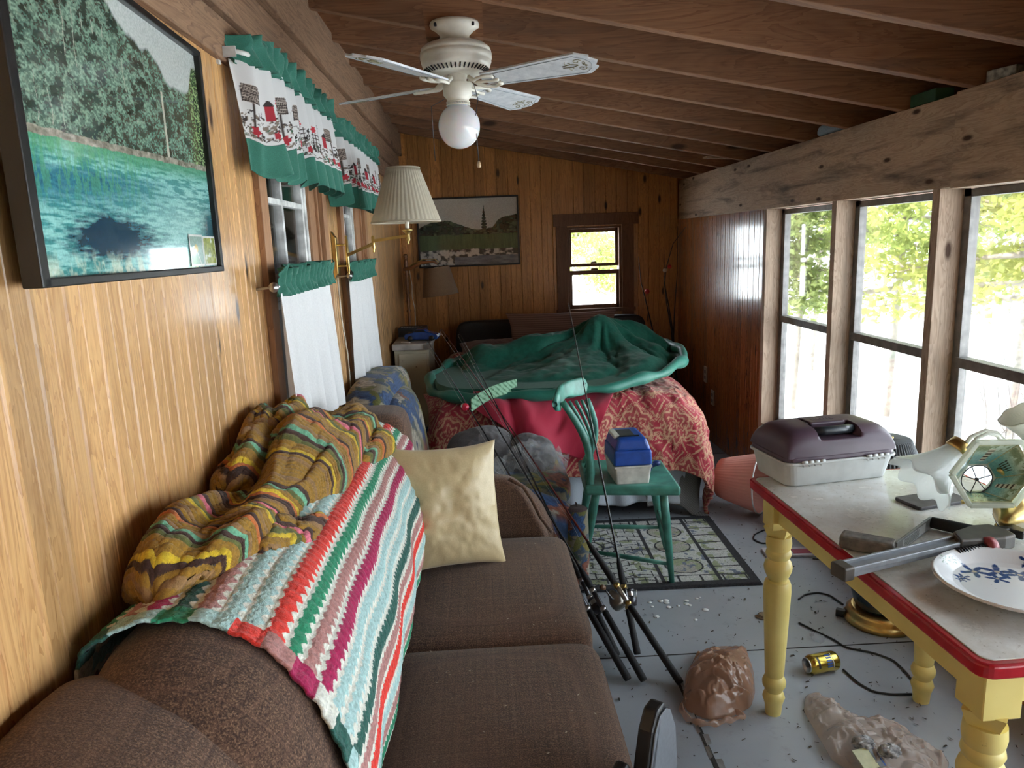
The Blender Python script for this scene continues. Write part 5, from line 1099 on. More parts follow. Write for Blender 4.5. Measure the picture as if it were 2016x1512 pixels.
o=B().tube([(.72,3.10,sz+.004),(.735,3.12,sz+.02),(.75,3.10,sz+.035),(.76,3.13,sz+.02),(.74,3.15,sz+.006)],.007,8).sell((.755,3.12,sz+.03),(.018,.014,.012),(.8,.8),14,10).out('small_reel',plain('dark_blue_plastic',(.02,.04,.16),.35)); tag(o,'tiny dark blue fishing reel beside the tackle box on the green chair','reel')
# ================================================================ FISHING RODS LEANING BY THE SOFA
def on_ray(px,py,base,Lg):   # point on the sight line whose distance from the butt is the rod's length
    d=CM@_ray(px,py); oc=EYE-base; b=d.dot(oc); c=oc.dot(oc)-Lg*Lg; disc=b*b-c
    return EYE+d*(-b+math.sqrt(max(disc,0)))
def reel(T,ax,side,par,kind):
    f=frame(ax); down=side/np.linalg.norm(side)
    fb=B(); fb.tube([T,T+down*.045],[.006,.005],8); 
    if kind=='spin':
        c=T+down*.06; r=B().tube([T,T+down*.05],.005,8); r.lathe([(.001,-.028),(.018,-.026),(.022,-.01),(.022,.006),(.014,.010),(.014,.026),(.020,.028),(.020,.034),(.001,.036)],tuple(c),tuple(ax),22); o=r.out('reel',DKMET,par)
        B().lathe([(.0145,.010),(.0150,.018),(.0145,.026)],tuple(c),tuple(ax),20,cap=False).out('spool',STEEL,o)
        s=np.cross(ax,down); s/=np.linalg.norm(s); h=c+s*.03
        B().tube([c,h,h+down*.035+ax*.02],[.004,.003,.003],8).lathe([(.001,-.012),(.007,-.008),(.007,.008),(.001,.012)],tuple(h+down*.04+ax*.02+s*.008),tuple(s),12).out('crank_handle',DKMET,o)
        B().tube([c+s*.022,c+s*.026+ax*.03+down*.01,c+down*.026+ax*.038,c-s*.026+ax*.03+down*.01,c-s*.022],.0018,6).out('bail_wire',STEEL,o)
    else:
        c=T+down*.032; r=B().lathe([(.001,-.035),(.022,-.033),(.028,-.02),(.028,.0),(.022,.012),(.012,.034),(.005,.04),(.001,.04)],tuple(c),tuple(ax),26); o=r.out('reel',plain('smoked_steel',(.28,.26,.23),.3,.9),par)
        s=np.cross(ax,down); s/=np.linalg.norm(s); h=c+s*.04
        B().tube([c,h,h+s*.006+ax*.03,h+s*.012-ax*-.04],[.004,.004,.003,.003],8).out('crank_handle',DKMET,o)
        B().lathe([(.001,-.014),(.009,-.010),(.010,0),(.009,.010),(.001,.014)],tuple(h+s*.022+ax*.045),tuple(s),14).out('crank_knob',plain('brown_knob',(.16,.09,.05),.4),o)
def rod(butt,tip,Lg,label,mat,seat=None,grip=.26,fore=.42,kind='spin',side=None,cork=0,bob=None,bow=.02,end2=None,guides=6):
    q=np.array(butt); tp=on_ray(*tip,q,Lg); ax=(tp-q)/Lg
    t=thing('fishing_rod',label,'fishing rod',tuple(q),'fishing rods leaning along the sofa front')
    s=np.linspace(0,1,24); pts=q+(tp-q)*s[:,None]; pts[:,2]+=bow*np.sin(s*PI)-bow*0; rad=np.linspace(.0062,.0011,24)
    B().tube(pts,rad,8).out('blank',mat,t)
    at=lambda d:q+ax*d+np.array([0,0,bow*math.sin(d/Lg*PI)])
    B().tube([at(0),at(.01),at(grip*.5),at(grip)],[.012,.0135,.0125,.0115],12).out('rear_grip',FOAM,t)
    B().tube([at(grip),at(grip+.10)],[.0095,.0095],12).out('reel_seat',DKMET if kind=='spin' else STEEL,t)
    for d in (grip+.012,grip+.088): B().tube([at(d-.008),at(d+.008)],.0118,14).out('lock_ring',BRASS if seat=='gold' else STEEL,t)
    B().tube([at(grip+.10),at(grip+.12),at(fore),at(fore+.03)],[.011,.0135,.011,.006],12).out('fore_grip',CORK if cork else FOAM,t)
    sd=np.array(side if side is not None else (0,0,-1.)); sd=sd-sd.dot(ax)*ax; sd/=np.linalg.norm(sd)
    reel(at(grip+.05),ax,sd,t,kind)
    for i in range(guides):
        d=fore+.12+(Lg-fore-.13)*(i/(guides-.999))**.9; p=at(min(d,Lg-.003)); r=.010-.0075*i/guides; f=frame(ax); a=np.linspace(0,2*PI,14)
        ring=np.array([p+sd*(r+.006)+ (sd*math.cos(x)+np.cross(ax,sd)*math.sin(x))*r for x in a]); B().tube(ring,.0009,5,False).tube([p,p+sd*.006],.0012,5).out('guide',DKMET,t)
    li=np.array([at(grip+.07)+sd*.05]+[at(fore+.12+(Lg-fore-.13)*(i/(guides-.999))**.9*.999)+sd*.014 for i in range(guides)]); B().tube(li,.0005,4).out('line',plain('fishing_line',(.5,.52,.5),.3),t)
    if bob is not None:
        p=at(bob); b=B().sell(tuple(p+sd*.012),(.017,.017,.017),(1,1),20,14); o=b.out('bobber',plain('red_bobber_plastic',(.62,.02,.06),.25),t)
        B().sell(tuple(p+sd*.012+ax*.006),(.0172,.0172,.0125),(1,1),20,14).out('bobber_cap',plain('white_bobber_plastic',(.72,.62,.60),.25),o)
    return t
b1=atz(1237,1338,.015); b2=atz(1268,1340,.015); b3=atz(1340,1345,.015); b4=atz(1215,1290,.015); b5=atz(1255,1288,.015)
DARKR=plain('black_rod_blank',(.02,.02,.022),.25,0,.1,20,0); REDR=plain('maroon_rod_blank',(.10,.02,.018),.25,0,.1,20,0)
rod(b1,(842,672),1.75,'black-gripped fishing rod with red and white bobber, leftmost butt by the sofa',DARKR,bob=1.30,side=(-1,-.2,-.4))
rod(b2,(899,712),1.62,'black-gripped fishing rod, second butt from the sofa front',DARKR,side=(.2,.2,-1))
rod(b3,(868,646),1.95,'maroon fishing rod with gold rings and closed silver reel, butt by the brown bag',REDR,seat='gold',kind='cast',grip=.30,fore=.56,side=(-.8,.2,-.5))
rod(b4,(905,655),1.85,'dark fishing rod tucked behind the others, closest to the floral chair arm',DARKR,side=(-1,.5,0),grip=.22,fore=.38)
rod(b5,(1118,597),1.55,'lone fishing rod leaning up past the tackle box on the green chair',DARKR,side=(.4,.8,-.3),grip=.16,fore=.33,seat='gold',bow=-.01)
# ================================================================ PINK LAMP LYING ON THE FLOOR
pk=thing('pink_shade_lamp','white lamp with pink pleated shade lying on its side beside the bed','lamp',(1.45,3.7,0))
cM=atx(1497,966,1.47); cM[2]=.175; ax=np.array([.78,-.62,.03]); ax/=np.linalg.norm(ax); PKM=N('pink_pleated_shade'); PKM.col((.80,.47,.40)); PKM.p(Roughness=.8); tl=PKM.n('ShaderNodeBsdfTranslucent'); tl.inputs[0].default_value=(.80,.5,.44,1); mx=PKM.n('ShaderNodeMixShader'); mx.inputs[0].default_value=.35; PKM.l(PKM.b.outputs[0],mx.inputs[1]); PKM.l(tl.outputs[0],mx.inputs[2]); PKM.l(mx.outputs[0],PKM.o.inputs[0]); PKM=PKM.m
cM=np.array([1.475,3.72,.172])
B().lathe([(.105,-.23),(.12,-.18),(.163,-.004),(.165,0)],cM,tuple(ax),240,mod=lambda a,i:1+.02*(abs(((a*50/(2*PI))%1)*2-1)-.5),cap=False).out('lamp_shade',PKM,pk,thick=.002)
f=frame(ax); a=np.linspace(0,2*PI,60); B().tube([cM+f[:,0]*.166*math.cos(x)+f[:,1]*.166*math.sin(x) for x in a],.004,8,False).out('shade_rim',plain('white_trim',(.75,.75,.75),.5),pk)
B().lathe([(.001,-.10),(.018,-.09),(.02,-.03),(.012,-.02)],cM-np.array([0,0,.03]),tuple(ax),18).out('bulb_socket',plain('olive_socket',(.16,.17,.10),.4),pk)
ax2=np.array([.28,-.93,-.14]); ax2/=np.linalg.norm(ax2); c2_=cM+np.array([.02,-.02,-.02])
B().lathe([(.001,0),(.035,.0),(.045,.015),(.05,.05),(.06,.055),(.085,.09),(.095,.15),(.085,.21),(.05,.25),(.05,.26),(.001,.26)],c2_,tuple(ax2),32).out('ceramic_body',plain('white_ceramic',(.72,.70,.72),.15),pk)
B().lathe([(.001,-.012),(.02,-.01),(.024,.0),(.012,.006),(.012,.03),(.001,.031)],(1.475,3.61,.055),(.3,-.9,-.3),18).out('brass_fitting',BRASS,pk)
CORD=plain('black_cord',(.015,.014,.014),.45)
def cord(pts,label,name='power_cord',r=.0035,mat=CORD):
    q=np.array([atz(*p,r+.001) for p in pts]); t=np.linspace(0,len(q)-1,len(q)*8); q=np.stack([np.interp(t,range(len(q)),q[:,i]) for i in range(3)],1)
    for _ in range(6): q[1:-1]=(q[:-2]+2*q[1:-1]+q[2:])/4
    return tag(B().tube(q,r,8).out(name,mat),label,'cord')
cord([(1535,1038),(1505,1043),(1485,1052),(1483,1062),(1500,1070),(1530,1068),(1560,1060)],'black cord loop on the floor beside the fallen pink lamp')
cord([(1660,1190),(1635,1172),(1610,1166),(1585,1170),(1572,1180)],'black cord arching from the dark blue lamp behind the table leg')
cord([(1573,1226),(1600,1240),(1640,1258),(1665,1275),(1720,1285),(1760,1300),(1785,1325),(1800,1345)],'long black cord running from behind the near table leg to the far leg')
cord([(1660,1318),(1690,1345),(1720,1362),(1755,1367),(1795,1366)],'black cord curving out beyond the gold can')
cord([(1600,1040+60),(1625,1102),(1650,1104),(1690,1108)],'short black cord lying under the far end of the table')
q=atz(1610,1262,.0); o=B().at(q,rotz(.5)).box((-.012,-.02,.002),(.012,.02,.026)).box((-.006,.02,.008),(-.003,.032,.02)).box((.003,.02,.008),(.006,.032,.02)).out('clear_plug',CLEAR,smooth=False,bevel=.003); tag(o,'clear plastic plug on the black cord under the table','plug')
q=atz(1655,1213,.0); o=B().at(q,rotz(1.0)).box((-.012,-.018,.002),(.012,.018,.03)).out('black_plug',CORD,smooth=False,bevel=.003); tag(o,'black plug beside the brass base of the dark blue lamp','plug')
# ================================================================ DARK BLUE LAMP WITH BLACK PLEATED SHADE
dl=thing('blue_ceramic_lamp','dark blue ceramic lamp with brass base and black pleated shade behind the table','lamp',(1.50,2.56,0)); cx,cy=1.50,2.56
B().lathe([(.001,0),(.128,0),(.135,.012),(.125,.025),(.118,.03),(.124,.045),(.108,.058),(.10,.06),(.001,.06)],(cx,cy,0),n=56).out('brass_base',BRASS,dl)
B().lathe([(.085,.06),(.098,.075),(.115,.14),(.132,.22),(.14,.30),(.132,.38),(.10,.45),(.05,.49),(.03,.50),(.001,.50)],(cx,cy,0),n=56).out('ceramic_body',plain('dark_blue_glaze',(.012,.035,.055),.12),dl)
B().tube([(cx,cy,.50),(cx,cy,.74)],.007,10).out('stem',BRASS,dl)
pc=aty(1775,862,2.56); zt5=pc[2]
B().lathe([(.001,zt5-.001),(.090,zt5),(.172,zt5-.19)],(cx-.03,cy,0),n=432,mod=lambda a,i:1+.06*(abs(((a*60/(2*PI))%1)*2-1)-.5),cap=False).out('lamp_shade',plain('black_pleated_cloth',(.075,.08,.085),.6),dl,thick=.002)
# ================================================================ TABLE
TH=.765; tl_=atz(1470,938,TH); nl_=atz(1935,1312,TH)
e2=(nl_-tl_); Lt=np.linalg.norm(e2); ey=-e2/Lt; ex=np.array([-ey[1]*-1,-ey[0],0.]); ex=np.array([ey[1],-ey[0],0.])
WT=.64
tab=thing('kitchen_table','small enamel-topped table with red edge and turned yellow legs','table',tuple((tl_+nl_)/2*[1,1,0]))
RT=np.stack([ex,ey,np.array([0,0,1.])],1); TT=nl_*[1,1,0]
def rrect(x0,y0,x1,y1,r,n=6):
    p=[]
    for cx_,cy_,a0 in ((x1-r,y0+r,-PI/2),(x1-r,y1-r,0),(x0+r,y1-r,PI/2),(x0+r,y0+r,PI)):
        for k in range(n+1): a=a0+PI/2*k/n; p.append((cx_+r*math.cos(a),cy_+r*math.sin(a)))
    return p
B().at(TT,RT).prism(rrect(0,0,WT,Lt,.03),TH-.030,TH-.002,'z').out('red_edge',RED,tab,bevel=.006,smooth=False)
m=N('enamel_top'); oo=m.obj(); n1=m.noise(oo,9,6,.7); c=m.ramp(n1,[(.35,(.78,.79,.77)),(.62,(.60,.58,.53))]); n2=m.noise(oo,90,5,.7); c=m.mix(m.ramp(n2,[(.60,(0,0,0)),(.70,(.7,)*3)]),c,(.20,.15,.10)); m.col(c); m.l(m.ramp(n1,[(.4,(.06,)*3),(.65,(.32,)*3)]),m.b.inputs['Roughness'])
B().at(TT,RT).prism(rrect(.016,.016,WT-.016,Lt-.016,.02),TH-.003,TH,'z').out('enamel_top',m.m,tab,bevel=.001,smooth=False)
for a,b in (((.055,.075,TH-.115),(.075,Lt-.075,TH-.031)),((WT-.075,.075,TH-.115),(WT-.055,Lt-.075,TH-.031)),((.075,.055,TH-.115),(WT-.075,.075,TH-.031)),((.075,Lt-.075,TH-.115),(WT-.075,Lt-.055,TH-.031))):
    B().at(TT,RT).box(a,b).out('apron',YELLOW,tab,bevel=.002,smooth=False)
lp=[(.001,0),(.024,.0),(.026,.03),(.030,.045),(.034,.058),(.030,.072),(.024,.078),(.026,.082),(.035,.10),(.036,.112),(.030,.128),(.026,.132),(.028,.135),(.029,.15),(.036,.30),(.041,.42),(.040,.44),(.036,.452),(.028,.456),(.029,.462),(.032,.466),(.040,.485),(.042,.50),(.038,.515),(.030,.525),(.034,.530),(.038,.540),(.036,.550),(.033,.555),(.036,.562),(.038,.575),(.036,.60)]
for i,(lx,ly) in enumerate(((.075,.075),(.075,Lt-.075),(WT-.075,Lt-.075),(WT-.075,.075))):
    b=B().at(TT,RT); b.lathe(lp,(lx,ly,0),n=36)
    h=.037; z0=.60; z1=TH-.031
    b.prism(rrect(lx-h,ly-h,lx+h,ly+h,.002,1),z0+.03,z1,'z'); b.lathe([(.036,z0-.002),(.050,z0+.032)],(lx,ly,0),n=4)
    b.out('leg',YELLOW,tab,smooth=True,flatang=35)
def TP(x,y,z=0): return TT+RT@np.array([x,y,TH+z])
# large tackle box
TB=thing('tackle_box','large tackle box with plum lid on the far end of the table','tackle box',tuple(atz(1650,940,TH)))
a=atz(1553,962,TH); b_=atz(1752,940,TH); back=atz(1497,922,TH)
xd=(b_-a); wx=np.linalg.norm(xd); xd/=wx; yd=np.array([-xd[1],xd[0],0]); RB_=np.stack([xd,yd,np.array([0,0,1.])],1); dp=.20; T=(a+b_)/2+yd*dp/2
PLUM=plain('plum_plastic',(.085,.050,.075),.38,0,.08,10); PALE=plain('pale_grey_plastic',(.58,.60,.59),.35,0,.06,20)
def rbox(w0,d0,w1,d1,z0,z1,r=.03,T=T,R=RB_):
    p0=rrect(-w0,-d0,w0,d0,r,5); p1=rrect(-w1,-d1,w1,d1,r,5); n=len(p0); V=[(x,y,z0) for x,y in p0]+[(x,y,z1) for x,y in p1]
    b=B().at(T,R); b.add(V,[tuple(range(n-1,-1,-1)),tuple(range(n,2*n))]+[(i,(i+1)%n,n+(i+1)%n,n+i) for i in range(n)]); return b
hw=wx/2; hd=dp/2
rbox(hw-.002,hd-.006,hw+.012,hd+.008,.0,.075).out('tray_base',PALE,TB,bevel=.006,smooth=False)
rbox(hw+.018,hd+.014,hw+.018,hd+.014,.070,.078).out('base_lip',PALE,TB,bevel=.003,smooth=False)
rbox(hw+.014,hd+.010,hw+.013,hd+.009,.078,.092).out('lid_rim',PLUM,TB,bevel=.004,smooth=False)
# domed lid with a dip for the handle
n=60; u=np.linspace(-1,1,n); U,V=np.meshgrid(u,u,indexing='ij'); hx,hy=hw+.011,hd+.007
sx=lambda t,k:np.sign(t)*(1-(1-np.abs(t))**k)
X=hx*np.sign(U)*np.abs(U)**.55; Yy=hy*np.sign(V)*np.abs(V)**.55
ez=np.clip(1-np.abs(X/hx)**7,0,1)**.35*np.clip(1-np.abs(Yy/hy)**4.5,0,1)**.5; Zl=.090+.078*ez
cut=(np.abs(X)<.070)&(Yy<-.025)&(ez>.3); Zl=np.where(cut,np.minimum(Zl,.135),Zl)
P=np.stack([X,Yy,Zl],-1).reshape(-1,3)@RB_.T+T; grid('lid',P.reshape(n,n,3),PLUM,TB,flatang=45)
B().at(T,RB_).box((-.058,-.030,.150),(.058,.045,.1715)).out('lid_panel',PLUM,TB,bevel=.006,smooth=False)
# raised lettering left as embossed bars of an oval badge
bb=B().at(T,RB_)
for k in range(7): bb.box((-.035+k*.0105,-.004,.1715),(-.029+k*.0105,.012,.1725))
bb.out('embossed_badge',plain('plum_emboss',(.11,.07,.10),.35),TB,smooth=False)
B().at(T,RB_).tube([(-.062,-.052,.150),(-.030,-.060,.152),(.030,-.060,.152),(.062,-.052,.150)],.013,14).out('carry_handle',plain('black_handle',(.025,.032,.04),.35),TB)
for s_ in (-1,1): B().at(T,RB_).box((s_*.064-.006,-.058,.120),(s_*.064+.006,.04,.160)).out('handle_arm',BLACK,TB,bevel=.003,smooth=False)
for x0 in (-hw+.030,hw-.095):
    for k in range(4): B().at(T,RB_).tube([(x0+k*.019,-hd-.016,.080),(x0+k*.019+.016,-hd-.016,.080)],.0045,8).prism([(x0+k*.019+.001,.078),(x0+k*.019+.013,.078),(x0+k*.019+.007,.064)],-hd-.013,-hd-.008,'y').out('hinge_knuckle',PALE,TB)
# Z shaped hand tool
zt_=thing('crank_handle_tool','grey padded tool with bent flat steel bar and black grip, between tackle box and wrench','tool',tuple(atz(1790,1050,TH)))
g0=atz(1655,1060,TH+.018); g1=atz(1763,1080,TH+.018); g2=atz(1832,1028,TH+.016); g3=atz(1936,1050,TH+.016)
GPAD=plain('grey_rubber_pad',(.20,.185,.165),.75,0,.25,60)
B().bar(g0,g1,.046,.034).out('padded_block',GPAD,zt_,bevel=.008,smooth=False)
B().bar(g1+(0,0,.0),g2,.006,.030).out('flat_bar',plain('dull_grey_steel',(.22,.22,.21),.4,.6),zt_,bevel=.001,smooth=False)
lb=B(); m0=g1*.85+g2*.15; m1=g1*.2+g2*.8; d=(m1-m0); nrm=np.cross(d,[0,0,1.]); nrm/=np.linalg.norm(nrm); nrm=nrm if nrm[1]<0 else -nrm
lb.add([m0+nrm*.0035+[0,0,-.011],m1+nrm*.0035+[0,0,-.011],m1+nrm*.0035+[0,0,.011],m0+nrm*.0035+[0,0,.011]],[(0,1,2,3)]); lb.out('label',plain('silver_label',(.42,.43,.42),.4),zt_,smooth=False)
for k in range(6):
    z=-.008+k*.0032; s0=m0*(.93)+m1*.07; s1=m0*.3+m1*.7-.0*k; B().bar(s0+nrm*.0038+[0,0,z],s1+nrm*.0038+[0,0,z],.0005,.0009).out('label_text',plain('label_ink',(.05,.05,.05),.6),zt_,smooth=False)
B().tube([g2,g2*.6+g3*.4,g3],[.014,.0145,.0145],16).out('black_grip',FOAM,zt_)
# pipe wrench
WR=thing('pipe_wrench','grey aluminium pipe wrench lying across the table edge','wrench',tuple(atz(1800,1080,TH)))
w0=atz(1652,1124,TH+.030); w1=atz(1905,1065,TH+.030); w2=atz(1990,1052,TH+.03); GW=plain('grey_cast_metal',(.30,.32,.345),.42,.3,.1,30); DW=plain('dark_cast_jaw',(.12,.11,.10),.5,.5)
dW=(w1-w0); LW=np.linalg.norm(dW); dW/=LW; sW=np.cross([0,0,1.],dW); sW/=np.linalg.norm(sW); upW=np.cross(dW,sW); RW=np.stack([dW,sW,upW],1)
b=B().at(w0,RW); b.prism([(0,-.018),(.03,-.020),(LW*.8,-.013),(LW,-.02),(LW,.02),(LW*.8,.013),(.03,.020),(0,.018)],-.010,.004,'z'); b.box((.01,-.020,.0),(LW*.95,-.013,.012)).box((.01,.013,.0),(LW*.95,.020,.012)); b.out('handle',GW,WR,bevel=.002,smooth=False)
B().at(w0,RW).prism([(-.006,-.022),(.022,-.022),(.026,.022),(-.004,.022)],-.016,.014,'z').out('handle_end',DW,WR,bevel=.004,smooth=False)
B().at(w0,RW).prism([(LW-.05,-.022),(LW+.05,-.052),(LW+.085,-.05),(LW+.095,-.02),(LW+.09,.02),(LW+.05,.030),(LW-.02,.022)],-.014,.020,'z').out('jaw_housing',DW,WR,bevel=.005,smooth=False)
B().at(w0,RW).prism([(LW+.02,.012),(LW+.10,.020),(LW+.155,.004),(LW+.150,-.030),(LW+.128,-.036),(LW+.12,-.010),(LW+.03,-.004)],-.008,.012,'z').out('hook_jaw',plain('black_jaw',(.04,.04,.04),.45,.6),WR,bevel=.003,smooth=False)
sc0=w0+RW@np.array([LW-.075,-.032,.0]); sc1=w0+RW@np.array([LW+.025,-.042,.0])
t=np.linspace(0,1,150); f=frame(sc1-sc0); hel=np.array([sc0+(sc1-sc0)*x+(f[:,0]*math.cos(x*2*PI*14)+f[:,1]*math.sin(x*2*PI*14))*.008 for x in t]); B().tube([sc0,sc1],.007,12).tube(hel,.0017,5).out('threaded_shank',DKMET,WR)
B().lathe([(.008,-.011),(.019,-.010),(.020,0),(.019,.010),(.008,.011)],tuple(w0+RW@np.array([LW+.012,-.040,.002])),tuple(dW),26).out('adjusting_nut',plain('dull_red_metal',(.28,.045,.055),.4,.2),WR)
# paper plate
pc_=atz(1985,1165,TH+.006); m_=None
U,V=np.meshgrid(np.linspace(0,1,110),np.linspace(0,2*PI,260),indexing='ij'); RX,RY=.155,.150
h=np.interp(U,[0,.66,.74,.93,.975,1],[0,.0,.004,.022,.024,.020]); h=h+(U>.7)*.0006*np.sin(V*120)
rr=U; X=pc_[0]+.020+RX*rr*np.cos(V); Y=pc_[1]+RY*1.02*rr*np.sin(V); Z=TH+.012+h
x_,y_=(X-pc_[0]-.020),(Y-pc_[1]); c=np.broadcast_to(np.array((.78,.79,.80)),X.shape+(3,)).copy()
def flo(cx_,cy_,R_,cA,k=5,ph=0):
    global c
    a=np.arctan2(y_-cy_,x_-cx_); r=np.hypot(x_-cx_,y_-cy_); m_=r<R_*(.62+.38*np.cos(a*k+ph)); c[m_]=np.array(cA)*(.7+.6*((r[m_]/R_*3)%1))[...,None]; c[(r<R_*.16)]=(.55,.5,.4)
NB=(.02,.06,.20)
for cx_,cy_,R_,k in ((-.035,.082,.030,5),(.010,.075,.034,5),(-.010,.045,.024,5),(.045,.055,.03,5),(-.075,.060,.017,5),(-.085,.050,.012,5),(.09,.09,.02,5),(-.045,-.118,.013,5),(-.075,-.100,.010,5),(-.005,-.130,.012,5)): flo(cx_,cy_,R_,NB,k,cx_*90)
for cx_,cy_,R_ in ((-.085,.108,.014),(-.065,.115,.012),(-.06,-.112,.010)): 
    a=np.arctan2(y_-cy_,x_-cx_); r=np.hypot(x_-cx_,y_-cy_); m_=(r<R_)&(np.abs(np.sin(a*4))<.35); c[m_]=(.18,.28,.20)
sp=(vnoise(x_*900,y_*900,4)>.985)&(U<.7); c[sp]=(.1,.08,.06)
# thickness: top skin and underside
P=np.stack([X,Y,Z],-1); o=grid('paper_plate',P,vcol('coated_paper',.25,0,grain=.0,Coat_Weight=.3),col=c,wrapv=False,thick=.0025); tag(o,'oval white paper plate with blue flowers at the near right of the table','plate')
# chandelier with glass shades lying on the right of the table
CHD=thing('brass_chandelier','brass and glass chandelier lying at the right side of the table','chandelier',tuple(TP(.50,.60)))
FR=N('ruffled_frosted_glass'); FR.m=film('ruffled_frosted_glass',(.78,.82,.80),.55,.10); FROST=FR.m
PEARL=transl('pearl_white_glass',(.80,.80,.72),.4,.15)
def ruffle(c,axis,r0,r1,L,name,par,mat,k=9,amp=.16,lab=None):
    f=frame(axis); n=150; t=np.linspace(0,1,26); P=[]
    for x in t:
        r=r0+(r1-r0)*(x**1.7); a=np.linspace(0,2*PI,n,endpoint=False); w_=amp*x**2.5*np.sin(a*k); rr=r*(1+w_*.5); z=L*x+ w_*r*1.0+.002*np.sin(a*40)*np.sin(x*60)*(x<.8)
        P.append((np.array(c)[None]+f[:,0][None]*(rr*np.cos(a))[:,None]+f[:,1][None]*(rr*np.sin(a))[:,None]+f[:,2][None]*z[:,None]))
    return grid(name,np.array(P),mat,par,wrapv=True,thick=.003)
sA=aty(1888,885,1.75); 
ruffle(sA,(-.62,-.05,-.50),.026,.085,.13,'ruffled_shade',CHD,FROST,8,.11)
B().lathe([(.018,-.012),(.031,-.010),(.033,.012),(.030,.018),(.012,.020)],sA+np.array([.004,0,.004]),(-.62,-.05,-.50),28).out('shade_holder',BRASS,CHD)
q=[aty(*p,1.73) for p in ((1895,880),(1912,860),(1940,848),(1962,852),(1978,868),(1990,900),(1995,950))]
B().tube(q,.0055,10).out('arm',PEARL,CHD)
q=[aty(*p,1.69) for p in ((1905,884),(1922,864),(1945,853),(1964,858),(1976,875),(1984,905))]
B().tube(q,.005,10).out('arm',PEARL,CHD)
cB=TP(.46,.52,.055)
B().lathe([(.001,-.09),(.012,-.085),(.02,-.06),(.038,-.035),(.045,-.01),(.03,.02),(.018,.04),(.022,.055),(.012,.07),(.001,.085)],cB,(.75,.6,.1),28).out('centre_body',BRASS,CHD)
for k in range(5):
    a=k*1.256; d=np.array([.75,.6,.1]); f=frame(d); e=f[:,0]*math.cos(a)+f[:,1]*math.sin(a); p0_=cB; pts=[p0_,p0_+e*.05+d/np.linalg.norm(d)*.02,p0_+e*.09,p0_+e*.11-d/np.linalg.norm(d)*.02]
    pts=[np.array([p[0],p[1],max(p[2],TH+.008)]) for p in pts]; B().tube(pts,[.005,.004,.004,.006],8).out('arm',BRASS,CHD)
sB=TP(.60,.64,.245); ruffle(aty(2042,868,1.72),(-.45,.05,.75),.022,.052,.085,'tulip_shade',CHD,PEARL,8,.03)
B().lathe([(.001,-.03),(.024,-.026),(.028,0),(.02,.01),(.001,.012)],aty(2040,885,1.72),(0,0,1),20).out('shade_holder',BRASS,CHD)
ruffle(TP(.50,.40,.055),(-.35,-.35,.30),.02,.060,.085,'ruffled_shade',CHD,FROST,7,.12)
# hexagonal painted glass shade, its open end toward us
HX=thing('hexagonal_lamp_shade','six-sided glass lamp shade painted with a teal lighthouse scene, tipped toward the camera','lamp shade',tuple(TP(.30,.50)))
cF=aty(1955,975-12,1.60); axh=np.array([-.12,-.95,-.05]); axh/=np.linalg.norm(axh); rt=np.array([1,-.12,0.]); rt-=rt.dot(axh)*axh; rt/=np.linalg.norm(rt); uph=np.cross(rt,axh); uph=uph if uph[2]>0 else -uph
cF=aty(1958,932,1.58); Rf,Rb_,dd_=.098,.045,.085; cK=cF-axh*dd_+np.array([.005,0,-.045])
PANEL=vcol('painted_glass',.15,0); EDG=film('frosted_edge_glass',(.72,.76,.66),.85,.15)
def hexp(k,R,c): a=PI/3*k; return c+rt*R*math.cos(a)+uph*R*.92*math.sin(a)
for k in range(6):
    F0,F1,K0,K1=hexp(k,Rf*.90,cF),hexp(k+1,Rf*.90,cF),hexp(k,Rb_,cK),hexp(k+1,Rb_,cK); u=np.linspace(0,1,50); U,V=np.meshgrid(u,u,indexing='ij'); U_,V_2=U[...,None],V[...,None]
    P=(1-U_)*(1-V_2)*F0+U_*(1-V_2)*F1+(1-U_)*V_2*K0+U_*V_2*K1
    c=mixc((.20,.44,.42),(.55,.66,.52),sstep(.65,.2,V)); c=mixc(c,(.16,.20,.08),(fbm(U*8,V*8,k)>.5)*sstep(.45,.2,V)*.8); c=mixc(c,(.55,.55,.36),sstep(.12,.0,V))
    if k%2==1:
        m_=(np.abs(U-.5)<.10)&(V>.22)&(V<.8); c[m_]=(.62,.60,.45); m_&=(np.sin(V*45)>.1); c[m_]=(.10,.07,.05)
    else:
        m_=(np.abs(U-.5)<.24)&(V>.45)&(V<.72)&(np.sin(U*60+V*8)>.1); c[m_]=(.05,.05,.03)
    bd=(np.minimum(U,1-U)<.04)|(np.minimum(V,1-V)<.04); c[bd]=(.50,.50,.30)
    grid('painted_panel',P,PANEL,HX,col=c,thick=.002)
for k in range(6):
    a0,a1=hexp(k,Rf,cF+axh*.004),hexp(k+1,Rf,cF+axh*.004); B().bar(a0,a1,.011,.012,up=tuple(axh)).out('glass_rim',EDG,HX,bevel=.002,smooth=False)
for k in range(6): B().bar(hexp(k,Rb_,cK),hexp(k+1,Rb_,cK),.006,.006,up=tuple(axh)).out('back_rim',EDG,HX,smooth=False)
b=B(); a=np.linspace(0,2*PI,40); rgc=cK+axh*.006; b.tube([rgc+(rt*math.cos(x)+uph*math.sin(x))*.036 for x in a],.0014,6,False)
for x in (.3,2.0,2.9,4.4,5.4): b.tube([rgc,rgc+(rt*math.cos(x)+uph*math.sin(x))*.036],.0012,5)
b.sell(tuple(rgc),(.004,.004,.004)); b.out('harp_ring',DKMET,HX)
